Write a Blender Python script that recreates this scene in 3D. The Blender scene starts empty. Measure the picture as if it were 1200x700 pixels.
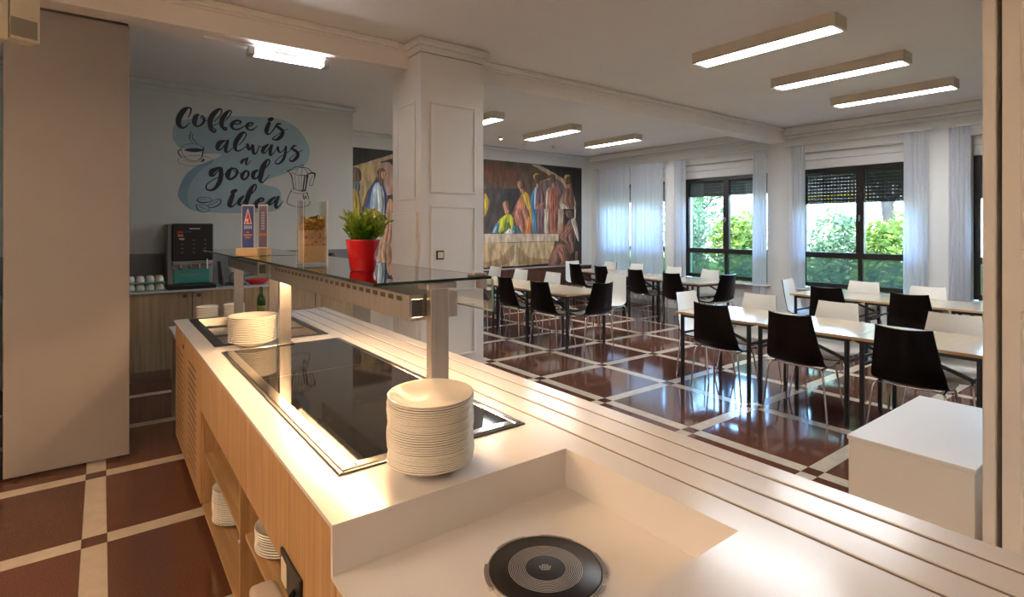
import bpy, math, random
from mathutils import Vector, Matrix
random.seed(7)
PI = math.pi
SC = bpy.context.scene
COL = SC.collection

# ---------------------------------------------------------------- camera, sky, sun, lights, exposure
cam_d = bpy.data.cameras.new('camera')
cam = bpy.data.objects.new('camera', cam_d); COL.objects.link(cam)
cam.location = (0.0, 0.0, 1.6)
cam.rotation_euler = (PI/2, 0, -0.6465)
cam_d.sensor_width = 36.0
cam_d.lens = 636.3/1200*36.0
cam_d.shift_y = -(350-267.3)/1200
cam_d.clip_start = 0.02
SC.camera = cam

SC.view_settings.view_transform = 'Standard'
SC.view_settings.look = 'None'
SC.view_settings.gamma = 1.0
SC.view_settings.use_curve_mapping = False
SC.view_settings.exposure = 2.25

world = bpy.data.worlds.new('sky'); SC.world = world; world.use_nodes = True
wn = world.node_tree.nodes; wl = world.node_tree.links; wn.clear()
sky = wn.new('ShaderNodeTexSky'); sky.sky_type = 'NISHITA'; sky.sun_disc = False
sky.sun_elevation = math.radians(42); sky.sun_rotation = math.radians(250); sky.air_density = 1.3; sky.ozone_density = 3.0
bg = wn.new('ShaderNodeBackground'); bg.inputs[1].default_value = SKY_STRENGTH = 1.0
wo = wn.new('ShaderNodeOutputWorld')
wb = wn.new('ShaderNodeVectorMath'); wb.operation = 'MULTIPLY'; wb.inputs[1].default_value = (0.76, 0.92, 1.18)   # daylight reads cool beside the warm lamps
wl.new(sky.outputs[0], wb.inputs[0]); wl.new(wb.outputs[0], bg.inputs[0]); wl.new(bg.outputs[0], wo.inputs[0])

sun_d = bpy.data.lights.new('sun', 'SUN'); sun_d.energy = 4.5; sun_d.angle = math.radians(1.0); sun_d.color = (1.0, 0.93, 0.78)
sun = bpy.data.objects.new('sun', sun_d); COL.objects.link(sun)
sun.rotation_euler = Vector((0.55, -0.35, -0.75)).to_track_quat('-Z', 'Y').to_euler()

TUBE_WHITE = 13.0      # ceiling luminaires over the dining tables
TUBE_BEAM = 9.0       # twin tubes under the beam
HEAT = 118.0           # halogen rods of the heated gantry
KITCHEN_FILL = 9.0         # added unseen warm lamps left of frame, brightening ceiling and pillars

# ---------------------------------------------------------------- materials
def new_mat(name):
    m = bpy.data.materials.new(name); m.use_nodes = True
    nt = m.node_tree; nt.nodes.clear()
    out = nt.nodes.new('ShaderNodeOutputMaterial')
    return m, nt, out
def link(nt, a, b): nt.links.new(a, b)
def pbr(name, col, rough=0.5, metal=0.0, var=0.06, scale=6.0, bump=0.0, bscale=80.0, spec=0.5, rand=0.0, stretch=None, trans=0.0, coat=0.0, detail=3.0, lo=0.3, hi=0.7):
    m, nt, out = new_mat(name)
    b = nt.nodes.new('ShaderNodeBsdfPrincipled')
    b.inputs['Roughness'].default_value = rough; b.inputs['Metallic'].default_value = metal
    b.inputs['Specular IOR Level'].default_value = spec
    if trans: b.inputs['Transmission Weight'].default_value = trans
    if coat: b.inputs['Coat Weight'].default_value = coat; b.inputs['Coat Roughness'].default_value = 0.08
    tc = nt.nodes.new('ShaderNodeTexCoord'); mp = nt.nodes.new('ShaderNodeMapping')
    if stretch: mp.inputs['Scale'].default_value = stretch
    link(nt, tc.outputs['Object'], mp.inputs[0])
    n = nt.nodes.new('ShaderNodeTexNoise'); n.inputs['Scale'].default_value = scale; n.inputs['Detail'].default_value = detail
    link(nt, mp.outputs[0], n.inputs['Vector'])
    r = nt.nodes.new('ShaderNodeMapRange')
    r.inputs[1].default_value = lo; r.inputs[2].default_value = hi
    r.inputs[3].default_value = 1-var; r.inputs[4].default_value = 1+var*0.6
    link(nt, n.outputs['Fac'], r.inputs[0])
    val = r.outputs[0]
    if rand:
        oi = nt.nodes.new('ShaderNodeObjectInfo'); r2 = nt.nodes.new('ShaderNodeMapRange')
        r2.inputs[3].default_value = 1-rand; r2.inputs[4].default_value = 1+rand
        link(nt, oi.outputs['Random'], r2.inputs[0])
        mu = nt.nodes.new('ShaderNodeMath'); mu.operation = 'MULTIPLY'
        link(nt, val, mu.inputs[0]); link(nt, r2.outputs[0], mu.inputs[1]); val = mu.outputs[0]
    vm = nt.nodes.new('ShaderNodeVectorMath'); vm.operation = 'SCALE'
    vm.inputs[0].default_value = col[:3]; link(nt, val, vm.inputs['Scale'])
    link(nt, vm.outputs[0], b.inputs['Base Color'])
    if bump:
        n2 = nt.nodes.new('ShaderNodeTexNoise'); n2.inputs['Scale'].default_value = bscale
        link(nt, mp.outputs[0], n2.inputs['Vector'])
        bp = nt.nodes.new('ShaderNodeBump'); bp.inputs['Strength'].default_value = bump; bp.inputs['Distance'].default_value = 0.002
        link(nt, n2.outputs['Fac'], bp.inputs['Height']); link(nt, bp.outputs[0], b.inputs['Normal'])
    link(nt, b.outputs[0], out.inputs[0])
    return m
def emit(name, col, s):
    m, nt, out = new_mat(name)
    e = nt.nodes.new('ShaderNodeEmission'); e.inputs[0].default_value = (*col, 1); e.inputs[1].default_value = s
    link(nt, e.outputs[0], out.inputs[0]); return m
def glass(name, tint=(1, 1, 1), refl=1.0, rough=0.0, haze=0.0, haze_col=(1, 1, 1)):
    m, nt, out = new_mat(name)
    t = nt.nodes.new('ShaderNodeBsdfTransparent'); t.inputs[0].default_value = (*tint, 1)
    g = nt.nodes.new('ShaderNodeBsdfGlossy'); g.inputs['Roughness'].default_value = rough
    fr = nt.nodes.new('ShaderNodeFresnel'); fr.inputs[0].default_value = 1.5
    mu = nt.nodes.new('ShaderNodeMath'); mu.operation = 'MULTIPLY'; mu.inputs[1].default_value = refl
    link(nt, fr.outputs[0], mu.inputs[0])
    mx = nt.nodes.new('ShaderNodeMixShader'); link(nt, mu.outputs[0], mx.inputs[0])
    base = t.outputs[0]
    if haze:
        d = nt.nodes.new('ShaderNodeBsdfTranslucent'); d.inputs[0].default_value = (*haze_col, 1)
        d2 = nt.nodes.new('ShaderNodeMixShader'); d2.inputs[0].default_value = haze
        link(nt, base, d2.inputs[1]); link(nt, d.outputs[0], d2.inputs[2]); base = d2.outputs[0]
    link(nt, base, mx.inputs[1]); link(nt, g.outputs[0], mx.inputs[2])
    link(nt, mx.outputs[0], out.inputs[0]); return m
def leafy(name, c1, c2, tr=0.4):
    m, nt, out = new_mat(name)
    tc = nt.nodes.new('ShaderNodeTexCoord')
    n = nt.nodes.new('ShaderNodeTexNoise'); n.inputs['Scale'].default_value = 9.0
    link(nt, tc.outputs['Object'], n.inputs['Vector'])
    r = nt.nodes.new('ShaderNodeValToRGB'); r.color_ramp.elements[0].position = 0.35; r.color_ramp.elements[1].position = 0.65
    r.color_ramp.elements[0].color = (*c1, 1); r.color_ramp.elements[1].color = (*c2, 1)
    link(nt, n.outputs['Fac'], r.inputs[0])
    d = nt.nodes.new('ShaderNodeBsdfDiffuse'); t = nt.nodes.new('ShaderNodeBsdfTranslucent')
    link(nt, r.outputs[0], d.inputs[0]); link(nt, r.outputs[0], t.inputs[0])
    mx = nt.nodes.new('ShaderNodeMixShader'); mx.inputs[0].default_value = tr
    link(nt, d.outputs[0], mx.inputs[1]); link(nt, t.outputs[0], mx.inputs[2]); link(nt, mx.outputs[0], out.inputs[0])
    return m
def wood(name, c1, c2, axis='Z', scale=1.0, rough=0.45):
    m, nt, out = new_mat(name)
    b = nt.nodes.new('ShaderNodeBsdfPrincipled'); b.inputs['Roughness'].default_value = rough
    tc = nt.nodes.new('ShaderNodeTexCoord'); mp = nt.nodes.new('ShaderNodeMapping')
    s = [38.0*scale]*3; s['XYZ'.index(axis)] = 1.6*scale
    mp.inputs['Scale'].default_value = s
    link(nt, tc.outputs['Object'], mp.inputs[0])
    n = nt.nodes.new('ShaderNodeTexNoise'); n.inputs['Scale'].default_value = 1.0; n.inputs['Detail'].default_value = 5.0; n.inputs['Distortion'].default_value = 0.4
    link(nt, mp.outputs[0], n.inputs['Vector'])
    r = nt.nodes.new('ShaderNodeValToRGB'); r.color_ramp.elements[0].position = 0.32; r.color_ramp.elements[1].position = 0.68
    r.color_ramp.elements[0].color = (*c1, 1); r.color_ramp.elements[1].color = (*c2, 1)
    link(nt, n.outputs['Fac'], r.inputs[0]); link(nt, r.outputs[0], b.inputs['Base Color'])
    bp = nt.nodes.new('ShaderNodeBump'); bp.inputs['Strength'].default_value = 0.15; bp.inputs['Distance'].default_value = 0.001
    link(nt, n.outputs['Fac'], bp.inputs['Height']); link(nt, bp.outputs[0], b.inputs['Normal'])
    link(nt, b.outputs[0], out.inputs[0]); return m
def fabric(name, col, tr=0.5):
    m, nt, out = new_mat(name)
    d = nt.nodes.new('ShaderNodeBsdfDiffuse'); t = nt.nodes.new('ShaderNodeBsdfTranslucent')
    tc = nt.nodes.new('ShaderNodeTexCoord'); n = nt.nodes.new('ShaderNodeTexNoise'); n.inputs['Scale'].default_value = 300.0
    link(nt, tc.outputs['Object'], n.inputs['Vector'])
    r = nt.nodes.new('ShaderNodeMapRange'); r.inputs[3].default_value = 0.9; r.inputs[4].default_value = 1.05
    link(nt, n.outputs['Fac'], r.inputs[0])
    vm = nt.nodes.new('ShaderNodeVectorMath'); vm.operation = 'SCALE'; vm.inputs[0].default_value = col
    link(nt, r.outputs[0], vm.inputs['Scale'])
    link(nt, vm.outputs[0], d.inputs[0]); link(nt, vm.outputs[0], t.inputs[0])
    mx = nt.nodes.new('ShaderNodeMixShader'); mx.inputs[0].default_value = tr
    link(nt, d.outputs[0], mx.inputs[1]); link(nt, t.outputs[0], mx.inputs[2]); link(nt, mx.outputs[0], out.inputs[0])
    return m

M = {}
M['wall'] = pbr('wall_paint', (0.70, 0.69, 0.66), 0.7, var=0.03, scale=1.5, bump=0.04, bscale=150)
M['wall_blue'] = pbr('coffee_wall_paint', (0.62, 0.625, 0.58), 0.7, var=0.03, scale=1.5, bump=0.04, bscale=150)
M['ceiling'] = pbr('ceiling_paint', (0.82, 0.77, 0.72), 0.8, var=0.03, scale=1.0)
M['panel_white'] = pbr('panel_lacquer', (0.74, 0.72, 0.69), 0.42, var=0.02, scale=2.0)
M['corian'] = pbr('solid_surface', (0.70, 0.69, 0.69), 0.20, var=0.02, scale=4.0)
M['groove'] = pbr('groove_inlay', (0.16, 0.12, 0.09), 0.45, var=0.1)
M['oak'] = wood('oak_laminate', (0.36, 0.20, 0.085), (0.52, 0.32, 0.15), 'Z')
M['oak_h'] = wood('oak_laminate_level', (0.33, 0.19, 0.08), (0.48, 0.30, 0.14), 'Y')
M['oak_grey'] = wood('grey_oak_laminate', (0.36, 0.25, 0.14), (0.54, 0.39, 0.24), 'Z')
M['oak_edge'] = wood('oak_edge_band', (0.46, 0.25, 0.09), (0.60, 0.36, 0.15), 'Y')
M['pine'] = wood('pale_pine', (0.62, 0.40, 0.18), (0.74, 0.52, 0.27), 'X')
M['steel'] = pbr('brushed_steel', (0.56, 0.53, 0.50), 0.32, 1.0, var=0.10, scale=3.0, stretch=(60, 60, 1.5), bump=0.03, bscale=4)
M['steel_pol'] = pbr('polished_steel', (0.68, 0.66, 0.63), 0.14, 1.0, var=0.05, scale=3.0)
M['chrome'] = pbr('chrome', (0.75, 0.73, 0.70), 0.12, 1.0, var=0.03)
M['steel_dark'] = pbr('dark_steel', (0.13, 0.13, 0.13), 0.35, 0.8, var=0.08)
M['vent_bronze'] = pbr('vent_bronze', (0.16, 0.12, 0.08), 0.4, 0.6, var=0.1)
M['black_glass'] = pbr('ceramic_glass', (0.010, 0.009, 0.009), 0.04, var=0.2, scale=14, spec=0.6)
M['hob_black'] = pbr('induction_black', (0.016, 0.014, 0.013), 0.35, var=0.1, spec=0.4)
M['ring_grey'] = pbr('printed_ring_grey', (0.42, 0.42, 0.42), 0.45)
M['black'] = pbr('black_plastic', (0.012, 0.012, 0.012), 0.35, var=0.1)
M['black_metal'] = pbr('black_powder_coat', (0.014, 0.014, 0.015), 0.40, var=0.1)
M['shell_dark'] = pbr('dark_veneer', (0.0045, 0.003, 0.003), 0.30, var=0.35, scale=5, stretch=(12, 12, 1.0), spec=0.2)
M['shell_light'] = pbr('cream_veneer', (0.74, 0.71, 0.64), 0.35, var=0.03)
M['laminate'] = pbr('table_laminate', (0.47, 0.37, 0.25), 0.17, var=0.05, scale=4, stretch=(1, 8, 1))
M['tile'] = pbr('red_terrazzo', (0.132, 0.050, 0.030), 0.085, var=0.40, scale=160, rand=0.13, spec=0.5, detail=2.0)
M['tile_dark'] = pbr('dark_terrazzo', (0.118, 0.046, 0.028), 0.09, var=0.35, scale=160, rand=0.1)
M['marble'] = pbr('cream_marble', (0.56, 0.48, 0.37), 0.15, var=0.10, scale=11, rand=0.06)
M['floor_base'] = pbr('floor_joint', (0.06, 0.03, 0.02), 0.6)
M['floor_bed'] = pbr('floor_far', (0.12, 0.045, 0.027), 0.2, var=0.2, scale=120)
M['porcelain'] = pbr('porcelain', (0.80, 0.77, 0.70), 0.07, var=0.015, spec=0.75)
M['red'] = pbr('red_lacquer', (0.60, 0.010, 0.016), 0.20, var=0.04, coat=0.4)
M['soil'] = pbr('soil', (0.03, 0.02, 0.012), 0.9, var=0.4, scale=60)
M['leaf'] = leafy('pot_leaves', (0.08, 0.20, 0.012), (0.42, 0.50, 0.06), 0.35)
M['glass_shelf'] = glass('shelf_glass', (0.86, 0.92, 0.90), 2.6)
M['glass_edge'] = pbr('glass_edge_green', (0.01, 0.03, 0.022), 0.1, var=0.1)
M['glass_guard'] = glass('guard_glass', (0.96, 0.98, 0.97), 0.35)
M['glass_rim'] = pbr('guard_glass_edge', (0.22, 0.46, 0.38), 0.15, var=0.05)
M['glass_win'] = glass('window_glass', (0.93, 0.96, 0.95), 1.0)
M['glass_low'] = glass('lower_window_glass', (0.47, 0.52, 0.40), 1.3, haze=0.08, haze_col=(0.4, 0.5, 0.42))
M['glass_clear'] = glass('vase_glass', (0.97, 0.98, 0.97), 0.5)
M['acrylic'] = glass('acrylic', (0.95, 0.96, 0.97), 1.0)
M['bottle'] = pbr('green_bottle_glass', (0.05, 0.13, 0.015), 0.06, var=0.1, trans=0.6)
M['frame_brown'] = pbr('dark_bronze_frame', (0.018, 0.013, 0.010), 0.35, var=0.1)
M['shutter'] = pbr('shutter_slats', (0.035, 0.030, 0.026), 0.5, var=0.1)
M['curtain'] = fabric('curtain_voile', (0.86, 0.87, 0.90), 0.62)
M['partition'] = pbr('partition_grey', (0.32, 0.295, 0.28), 0.55, var=0.03, scale=2)
M['cream'] = pbr('cream_plastic', (0.66, 0.58, 0.42), 0.45, var=0.04)
M['beige_pale'] = pbr('beige_pale_plastic', (0.50, 0.42, 0.34), 0.4, var=0.04)
M['beige_grey'] = pbr('beige_grey_plastic', (0.26, 0.24, 0.19), 0.5, var=0.05)
M['splash'] = pbr('grey_splashback', (0.20, 0.20, 0.195), 0.5, var=0.05)
M['dado'] = pbr('brown_dado_board', (0.10, 0.042, 0.026), 0.4, var=0.25, scale=3, stretch=(6, 6, 1))
M['teal'] = pbr('teal_panel', (0.06, 0.34, 0.28), 0.35, var=0.08)
M['machine_grey'] = pbr('machine_grey', (0.30, 0.29, 0.275), 0.35, 0.3, var=0.06)
M['printer_white'] = pbr('print_white', (0.75, 0.75, 0.75), 0.5)
M['print_blue'] = pbr('print_blue', (0.03, 0.06, 0.28), 0.4)
M['print_red'] = pbr('print_red', (0.62, 0.03, 0.03), 0.4)
M['print_orange'] = pbr('print_orange', (0.75, 0.22, 0.08), 0.4)
M['print_violet'] = pbr('print_violet', (0.20, 0.14, 0.24), 0.4)
M['print_pale'] = pbr('print_pale_blue', (0.42, 0.52, 0.72), 0.4)
M['pasta'] = pbr('pasta_yellow', (0.88, 0.52, 0.11), 0.5, var=0.2, scale=60)
M['pasta_green'] = pbr('pasta_green', (0.20, 0.19, 0.04), 0.5, var=0.2, scale=60)
M['pasta_dark'] = pbr('pasta_amber', (0.60, 0.24, 0.03), 0.5, var=0.3, scale=60)
M['chickpea'] = pbr('chickpea', (0.86, 0.58, 0.34), 0.5, var=0.15, scale=50)
M['grain'] = pbr('grain', (0.86, 0.62, 0.38), 0.7, var=0.3, scale=260)
M['ink'] = pbr('lettering_black', (0.012, 0.012, 0.02), 0.5, var=0.1)
M['blob'] = pbr('wash_blue', (0.33, 0.45, 0.50), 0.7, var=0.14, scale=2.2)
M['blob2'] = pbr('wash_blue_deep', (0.22, 0.34, 0.42), 0.7, var=0.16, scale=2.6)
M['diffuser'] = emit('lamp_diffuser', (0.92, 0.96, 1.0), TUBE_WHITE)
M['tube'] = emit('tube_glow', (0.88, 0.94, 1.0), TUBE_BEAM)
M['halogen'] = emit('halogen_glow', (1.0, 0.62, 0.31), HEAT)
M['halogen_off'] = pbr('halogen_off', (0.5, 0.48, 0.45), 0.2)
M['warm_lamp'] = emit('warm_diffuser', (1.0, 0.70, 0.46), KITCHEN_FILL)
M['warm_lamp_dim'] = emit('warm_diffuser_dim', (1.0, 0.86, 0.74), KITCHEN_FILL*0.3)
M['spot_on'] = emit('spot_glow', (1.0, 0.72, 0.40), 12.0)
M['housing'] = pbr('lamp_housing', (0.62, 0.54, 0.42), 0.45, var=0.04)
M['louvre_white'] = pbr('lamp_louvre', (0.8, 0.8, 0.82), 0.3)
M['grass'] = leafy('lawn_blades', (0.06, 0.13, 0.03), (0.12, 0.20, 0.05), 0.2)
M['bush1'] = leafy('bush_leaves_light', (0.06, 0.13, 0.02), (0.30, 0.36, 0.08), 0.4)
M['bush2'] = leafy('bush_leaves_deep', (0.025, 0.08, 0.018), (0.14, 0.21, 0.05), 0.4)
M['bush3'] = leafy('bush_leaves_grey', (0.06, 0.12, 0.05), (0.24, 0.31, 0.17), 0.4)
M['bark'] = pbr('bark', (0.07, 0.05, 0.035), 0.9, var=0.4, scale=20)
M['render_white'] = pbr('pale_render', (0.50, 0.47, 0.42), 0.8, var=0.05)
M['yellow'] = pbr('yellow_frame', (0.78, 0.55, 0.05), 0.5, var=0.05)
M['pane_far'] = pbr('far_pane', (0.30, 0.40, 0.42), 0.08, var=0.2)
PAINT = dict(umber=(.10,.062,.034), rust=(.14,.055,.026), shadow=(.062,.050,.046), dark=(.034,.028,.028), sand=(.42,.31,.20), ink=(.024,.018,.016),
    pinkgrey=(.15,.105,.095), ochre=(.45,.30,.13), blush=(.36,.21,.15), skin_dark=(.13,.062,.030), slate=(.10,.11,.12), mustard=(.42,.28,.04), navy=(.035,.055,.16),
    paleblue=(.36,.44,.50), white=(.60,.60,.55), skin=(.42,.21,.11), brown=(.22,.10,.058), bone=(.52,.41,.30), gold=(.52,.33,.035), rose=(.34,.13,.085),
    terracotta=(.30,.085,.040), blue=(.05,.17,.30), plum=(.17,.085,.090), orange=(.45,.17,.04), lime=(.40,.42,.03), green=(.12,.18,.02), teal=(.04,.13,.17),
    cloth=(.52,.40,.29), linen=(.50,.35,.19), tan=(.34,.22,.11))
for k, c in list(PAINT.items()):
    PAINT[k+'_light'] = tuple(min(.75, v*1.55+.03) for v in c); PAINT[k+'_deep'] = tuple(v*.42 for v in c)
for k, c in PAINT.items():
    M['paint_'+k] = pbr('paint_'+k, c, 0.65, var=0.42, scale=2.6, stretch=(4.0, 1, 1.3), bump=0.1, bscale=60, detail=4.0, lo=.36, hi=.64)

# ---------------------------------------------------------------- mesh builder
def origin_of(o):
    v = Vector((0, 0, 0))
    while o is not None: v += o.location; o = o.parent
    return v
class MB:
    def __init__(self): self.v = []; self.f = []; self.s = []; self.m = []; self.mi = 0
    def add(self, vs, fs, smooth=False):
        n = len(self.v); self.v += [tuple(p) for p in vs]
        for f in fs: self.f.append([n+i for i in f]); self.s.append(smooth); self.m.append(self.mi)
        return self
    def box(self, x0, x1, y0, y1, z0, z1, bev=0.0):
        if x0 > x1: x0, x1 = x1, x0
        if y0 > y1: y0, y1 = y1, y0
        if z0 > z1: z0, z1 = z1, z0
        b = min(bev, (x1-x0)*.45, (y1-y0)*.45, (z1-z0)*.45)
        if b <= 0:
            vs = [(x, y, z) for x in (x0, x1) for y in (y0, y1) for z in (z0, z1)]
            return self.add(vs, [(0,1,3,2),(4,6,7,5),(0,4,5,1),(2,3,7,6),(0,2,6,4),(1,5,7,3)])
        X, Y, Z = (x0, x1), (y0, y1), (z0, z1); vs = []; ix = {}
        for i in (0, 1):
            for j in (0, 1):
                for k in (0, 1):
                    sx, sy, sz = (1, -1)[i]*b, (1, -1)[j]*b, (1, -1)[k]*b
                    for a, p in enumerate(((X[i], Y[j]+sy, Z[k]+sz), (X[i]+sx, Y[j], Z[k]+sz), (X[i]+sx, Y[j]+sy, Z[k]))):
                        ix[i, j, k, a] = len(vs); vs.append(p)
        fs = []
        def face(a, lst): fs.append([ix[(*c, a)] for c in lst])
        face(0, [(0,0,0),(0,0,1),(0,1,1),(0,1,0)]); face(0, [(1,0,0),(1,1,0),(1,1,1),(1,0,1)])
        face(1, [(0,0,0),(1,0,0),(1,0,1),(0,0,1)]); face(1, [(0,1,0),(0,1,1),(1,1,1),(1,1,0)])
        face(2, [(0,0,0),(0,1,0),(1,1,0),(1,0,0)]); face(2, [(0,0,1),(1,0,1),(1,1,1),(0,1,1)])
        for i in (0, 1):
            for j in (0, 1):
                q = [ix[i,j,0,0], ix[i,j,0,1], ix[i,j,1,1], ix[i,j,1,0]]; fs.append(q if (i == j) else q[::-1])
        for i in (0, 1):
            for k in (0, 1):
                q = [ix[i,0,k,0], ix[i,1,k,0], ix[i,1,k,2], ix[i,0,k,2]]; fs.append(q if (i == k) else q[::-1])
        for j in (0, 1):
            for k in (0, 1):
                q = [ix[0,j,k,1], ix[0,j,k,2], ix[1,j,k,2], ix[1,j,k,1]]; fs.append(q if (j == k) else q[::-1])
        for i in (0, 1):
            for j in (0, 1):
                for k in (0, 1):
                    q = [ix[i,j,k,0], ix[i,j,k,1], ix[i,j,k,2]]; fs.append(q if (i+j+k) % 2 else q[::-1])
        return self.add(vs, fs)
    def tube(self, pts, r, n=8, cap=True):
        pts = [Vector(p) for p in pts]; rs = r if isinstance(r, (list, tuple)) else [r]*len(pts)
        vs = []; up = None
        for i, p in enumerate(pts):
            t = (pts[min(i+1, len(pts)-1)]-pts[max(i-1, 0)]).normalized()
            if up is None: up = Vector((0, 0, 1)) if abs(t.z) < .9 else Vector((1, 0, 0))
            a = t.cross(up).normalized(); b = a.cross(t).normalized(); up = b
            for k in range(n):
                w = 2*PI*k/n; vs.append(p+(a*math.cos(w)+b*math.sin(w))*rs[i])
        fs = [(i*n+k, i*n+(k+1) % n, (i+1)*n+(k+1) % n, (i+1)*n+k) for i in range(len(pts)-1) for k in range(n)]
        self.add(vs, fs, True)
        if cap: self.add(vs[:n], [tuple(range(n))[::-1]]); self.add(vs[-n:], [tuple(range(n))])
        return self
    def bar(self, p0, p1, w, h=None):
        p0, p1 = Vector(p0), Vector(p1); t = (p1-p0).normalized(); h = h or w
        up = Vector((0, 0, 1)) if abs(t.z) < .9 else Vector((0, 1, 0))
        a = t.cross(up).normalized()*w/2; b = a.cross(t).normalized()*h/2
        vs = [q+s1*a+s2*b for q in (p0, p1) for s1, s2 in ((-1,-1),(1,-1),(1,1),(-1,1))]
        return self.add(vs, [(0,1,2,3),(7,6,5,4),(0,4,5,1),(1,5,6,2),(2,6,7,3),(3,7,4,0)])
    def lathe(self, prof, c, n=24, flat=False):
        vs = []; 
        for r, z in prof:
            for k in range(n):
                w = 2*PI*k/n; vs.append((c[0]+r*math.cos(w), c[1]+r*math.sin(w), c[2]+z))
        fs = [(i*n+k, i*n+(k+1) % n, (i+1)*n+(k+1) % n, (i+1)*n+k) for i in range(len(prof)-1) for k in range(n)]
        self.add(vs, fs, not flat)
        if prof[0][0] > 1e-5: self.add(vs[:n], [tuple(range(n))[::-1]])
        if prof[-1][0] > 1e-5: self.add(vs[-n:], [tuple(range(n))])
        return self
    def rounded(self, c, h, e=.35, nu=20, nv=12):
        f = lambda v: math.copysign(abs(v)**e, v); rows = []
        for j in range(nv+1):
            b = -PI/2+PI*j/nv
            rows.append([(c[0]+h[0]*f(math.cos(b))*f(math.cos(2*PI*i/nu)), c[1]+h[1]*f(math.cos(b))*f(math.sin(2*PI*i/nu)), c[2]+h[2]*f(math.sin(b))) for i in range(nu+1)])
        return self.grid(rows)
    def grid(self, rows, smooth=True):
        n = len(rows[0]); vs = [p for r in rows for p in r]
        return self.add(vs, [(i*n+k, i*n+k+1, (i+1)*n+k+1, (i+1)*n+k) for i in range(len(rows)-1) for k in range(n-1)], smooth)
    def build(self, name, mat, parent=None, local=False, kind=None, label=None):
        me = bpy.data.meshes.new(name)
        off = Vector((0, 0, 0)) if (local or parent is None) else origin_of(parent)
        me.from_pydata([tuple(Vector(p)-off) for p in self.v], [], self.f)
        for m in (mat if isinstance(mat, (list, tuple)) else [mat]): me.materials.append(m)
        me.polygons.foreach_set('use_smooth', self.s); me.polygons.foreach_set('material_index', self.m)
        me.update()
        o = bpy.data.objects.new(name, me); COL.objects.link(o)
        if parent is not None: o.parent = parent
        if kind: o['kind'] = kind
        if label: o['label'] = label
        return o
def B(*a, **k): return MB().box(*a, **k)
def thing(name, label, cat, loc=(0, 0, 0), rz=0.0, group=None):
    o = bpy.data.objects.new(name, None); COL.objects.link(o); o.empty_display_size = 0.1
    o.location = loc; o.rotation_euler = (0, 0, rz); o['label'] = label; o['category'] = cat
    if group: o['group'] = group
    return o
def tag(o, label, cat, group=None):
    o['label'] = label; o['category'] = cat
    if group: o['group'] = group
    return o
def struct(name, mb, mat, parent=None):
    o = mb.build(name, mat, parent)
    if parent is None: o['kind'] = 'structure'
    return o
def copy_tree(o, loc=None, rz=None, label=None, parent=None, group=None):
    c = o.copy(); COL.objects.link(c)
    if parent is not None: c.parent = parent
    else:
        if loc is not None: c.location = loc
        if rz is not None: c.rotation_euler = (0, 0, rz)
        if label: c['label'] = label
        if group: c['group'] = group
    for ch in list(o.children): copy_tree(ch, parent=c)
    return c
def cr(pts, n=4, closed=False):
    out = []; N = len(pts)
    rng = range(N) if closed else range(N-1)
    for i in rng:
        if closed: p = [pts[(i+k) % N] for k in (-1, 0, 1, 2)]
        else: p = [pts[max(i-1, 0)], pts[i], pts[i+1], pts[min(i+2, N-1)]]
        for j in range(n):
            t = j/n
            out.append(tuple(.5*((2*p[1][a])+(p[2][a]-p[0][a])*t+(2*p[0][a]-5*p[1][a]+4*p[2][a]-p[3][a])*t*t+(3*p[1][a]-p[0][a]-3*p[2][a]+p[3][a])*t**3) for a in range(len(pts[0]))))
    if not closed: out.append(tuple(pts[-1]))
    return out
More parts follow.
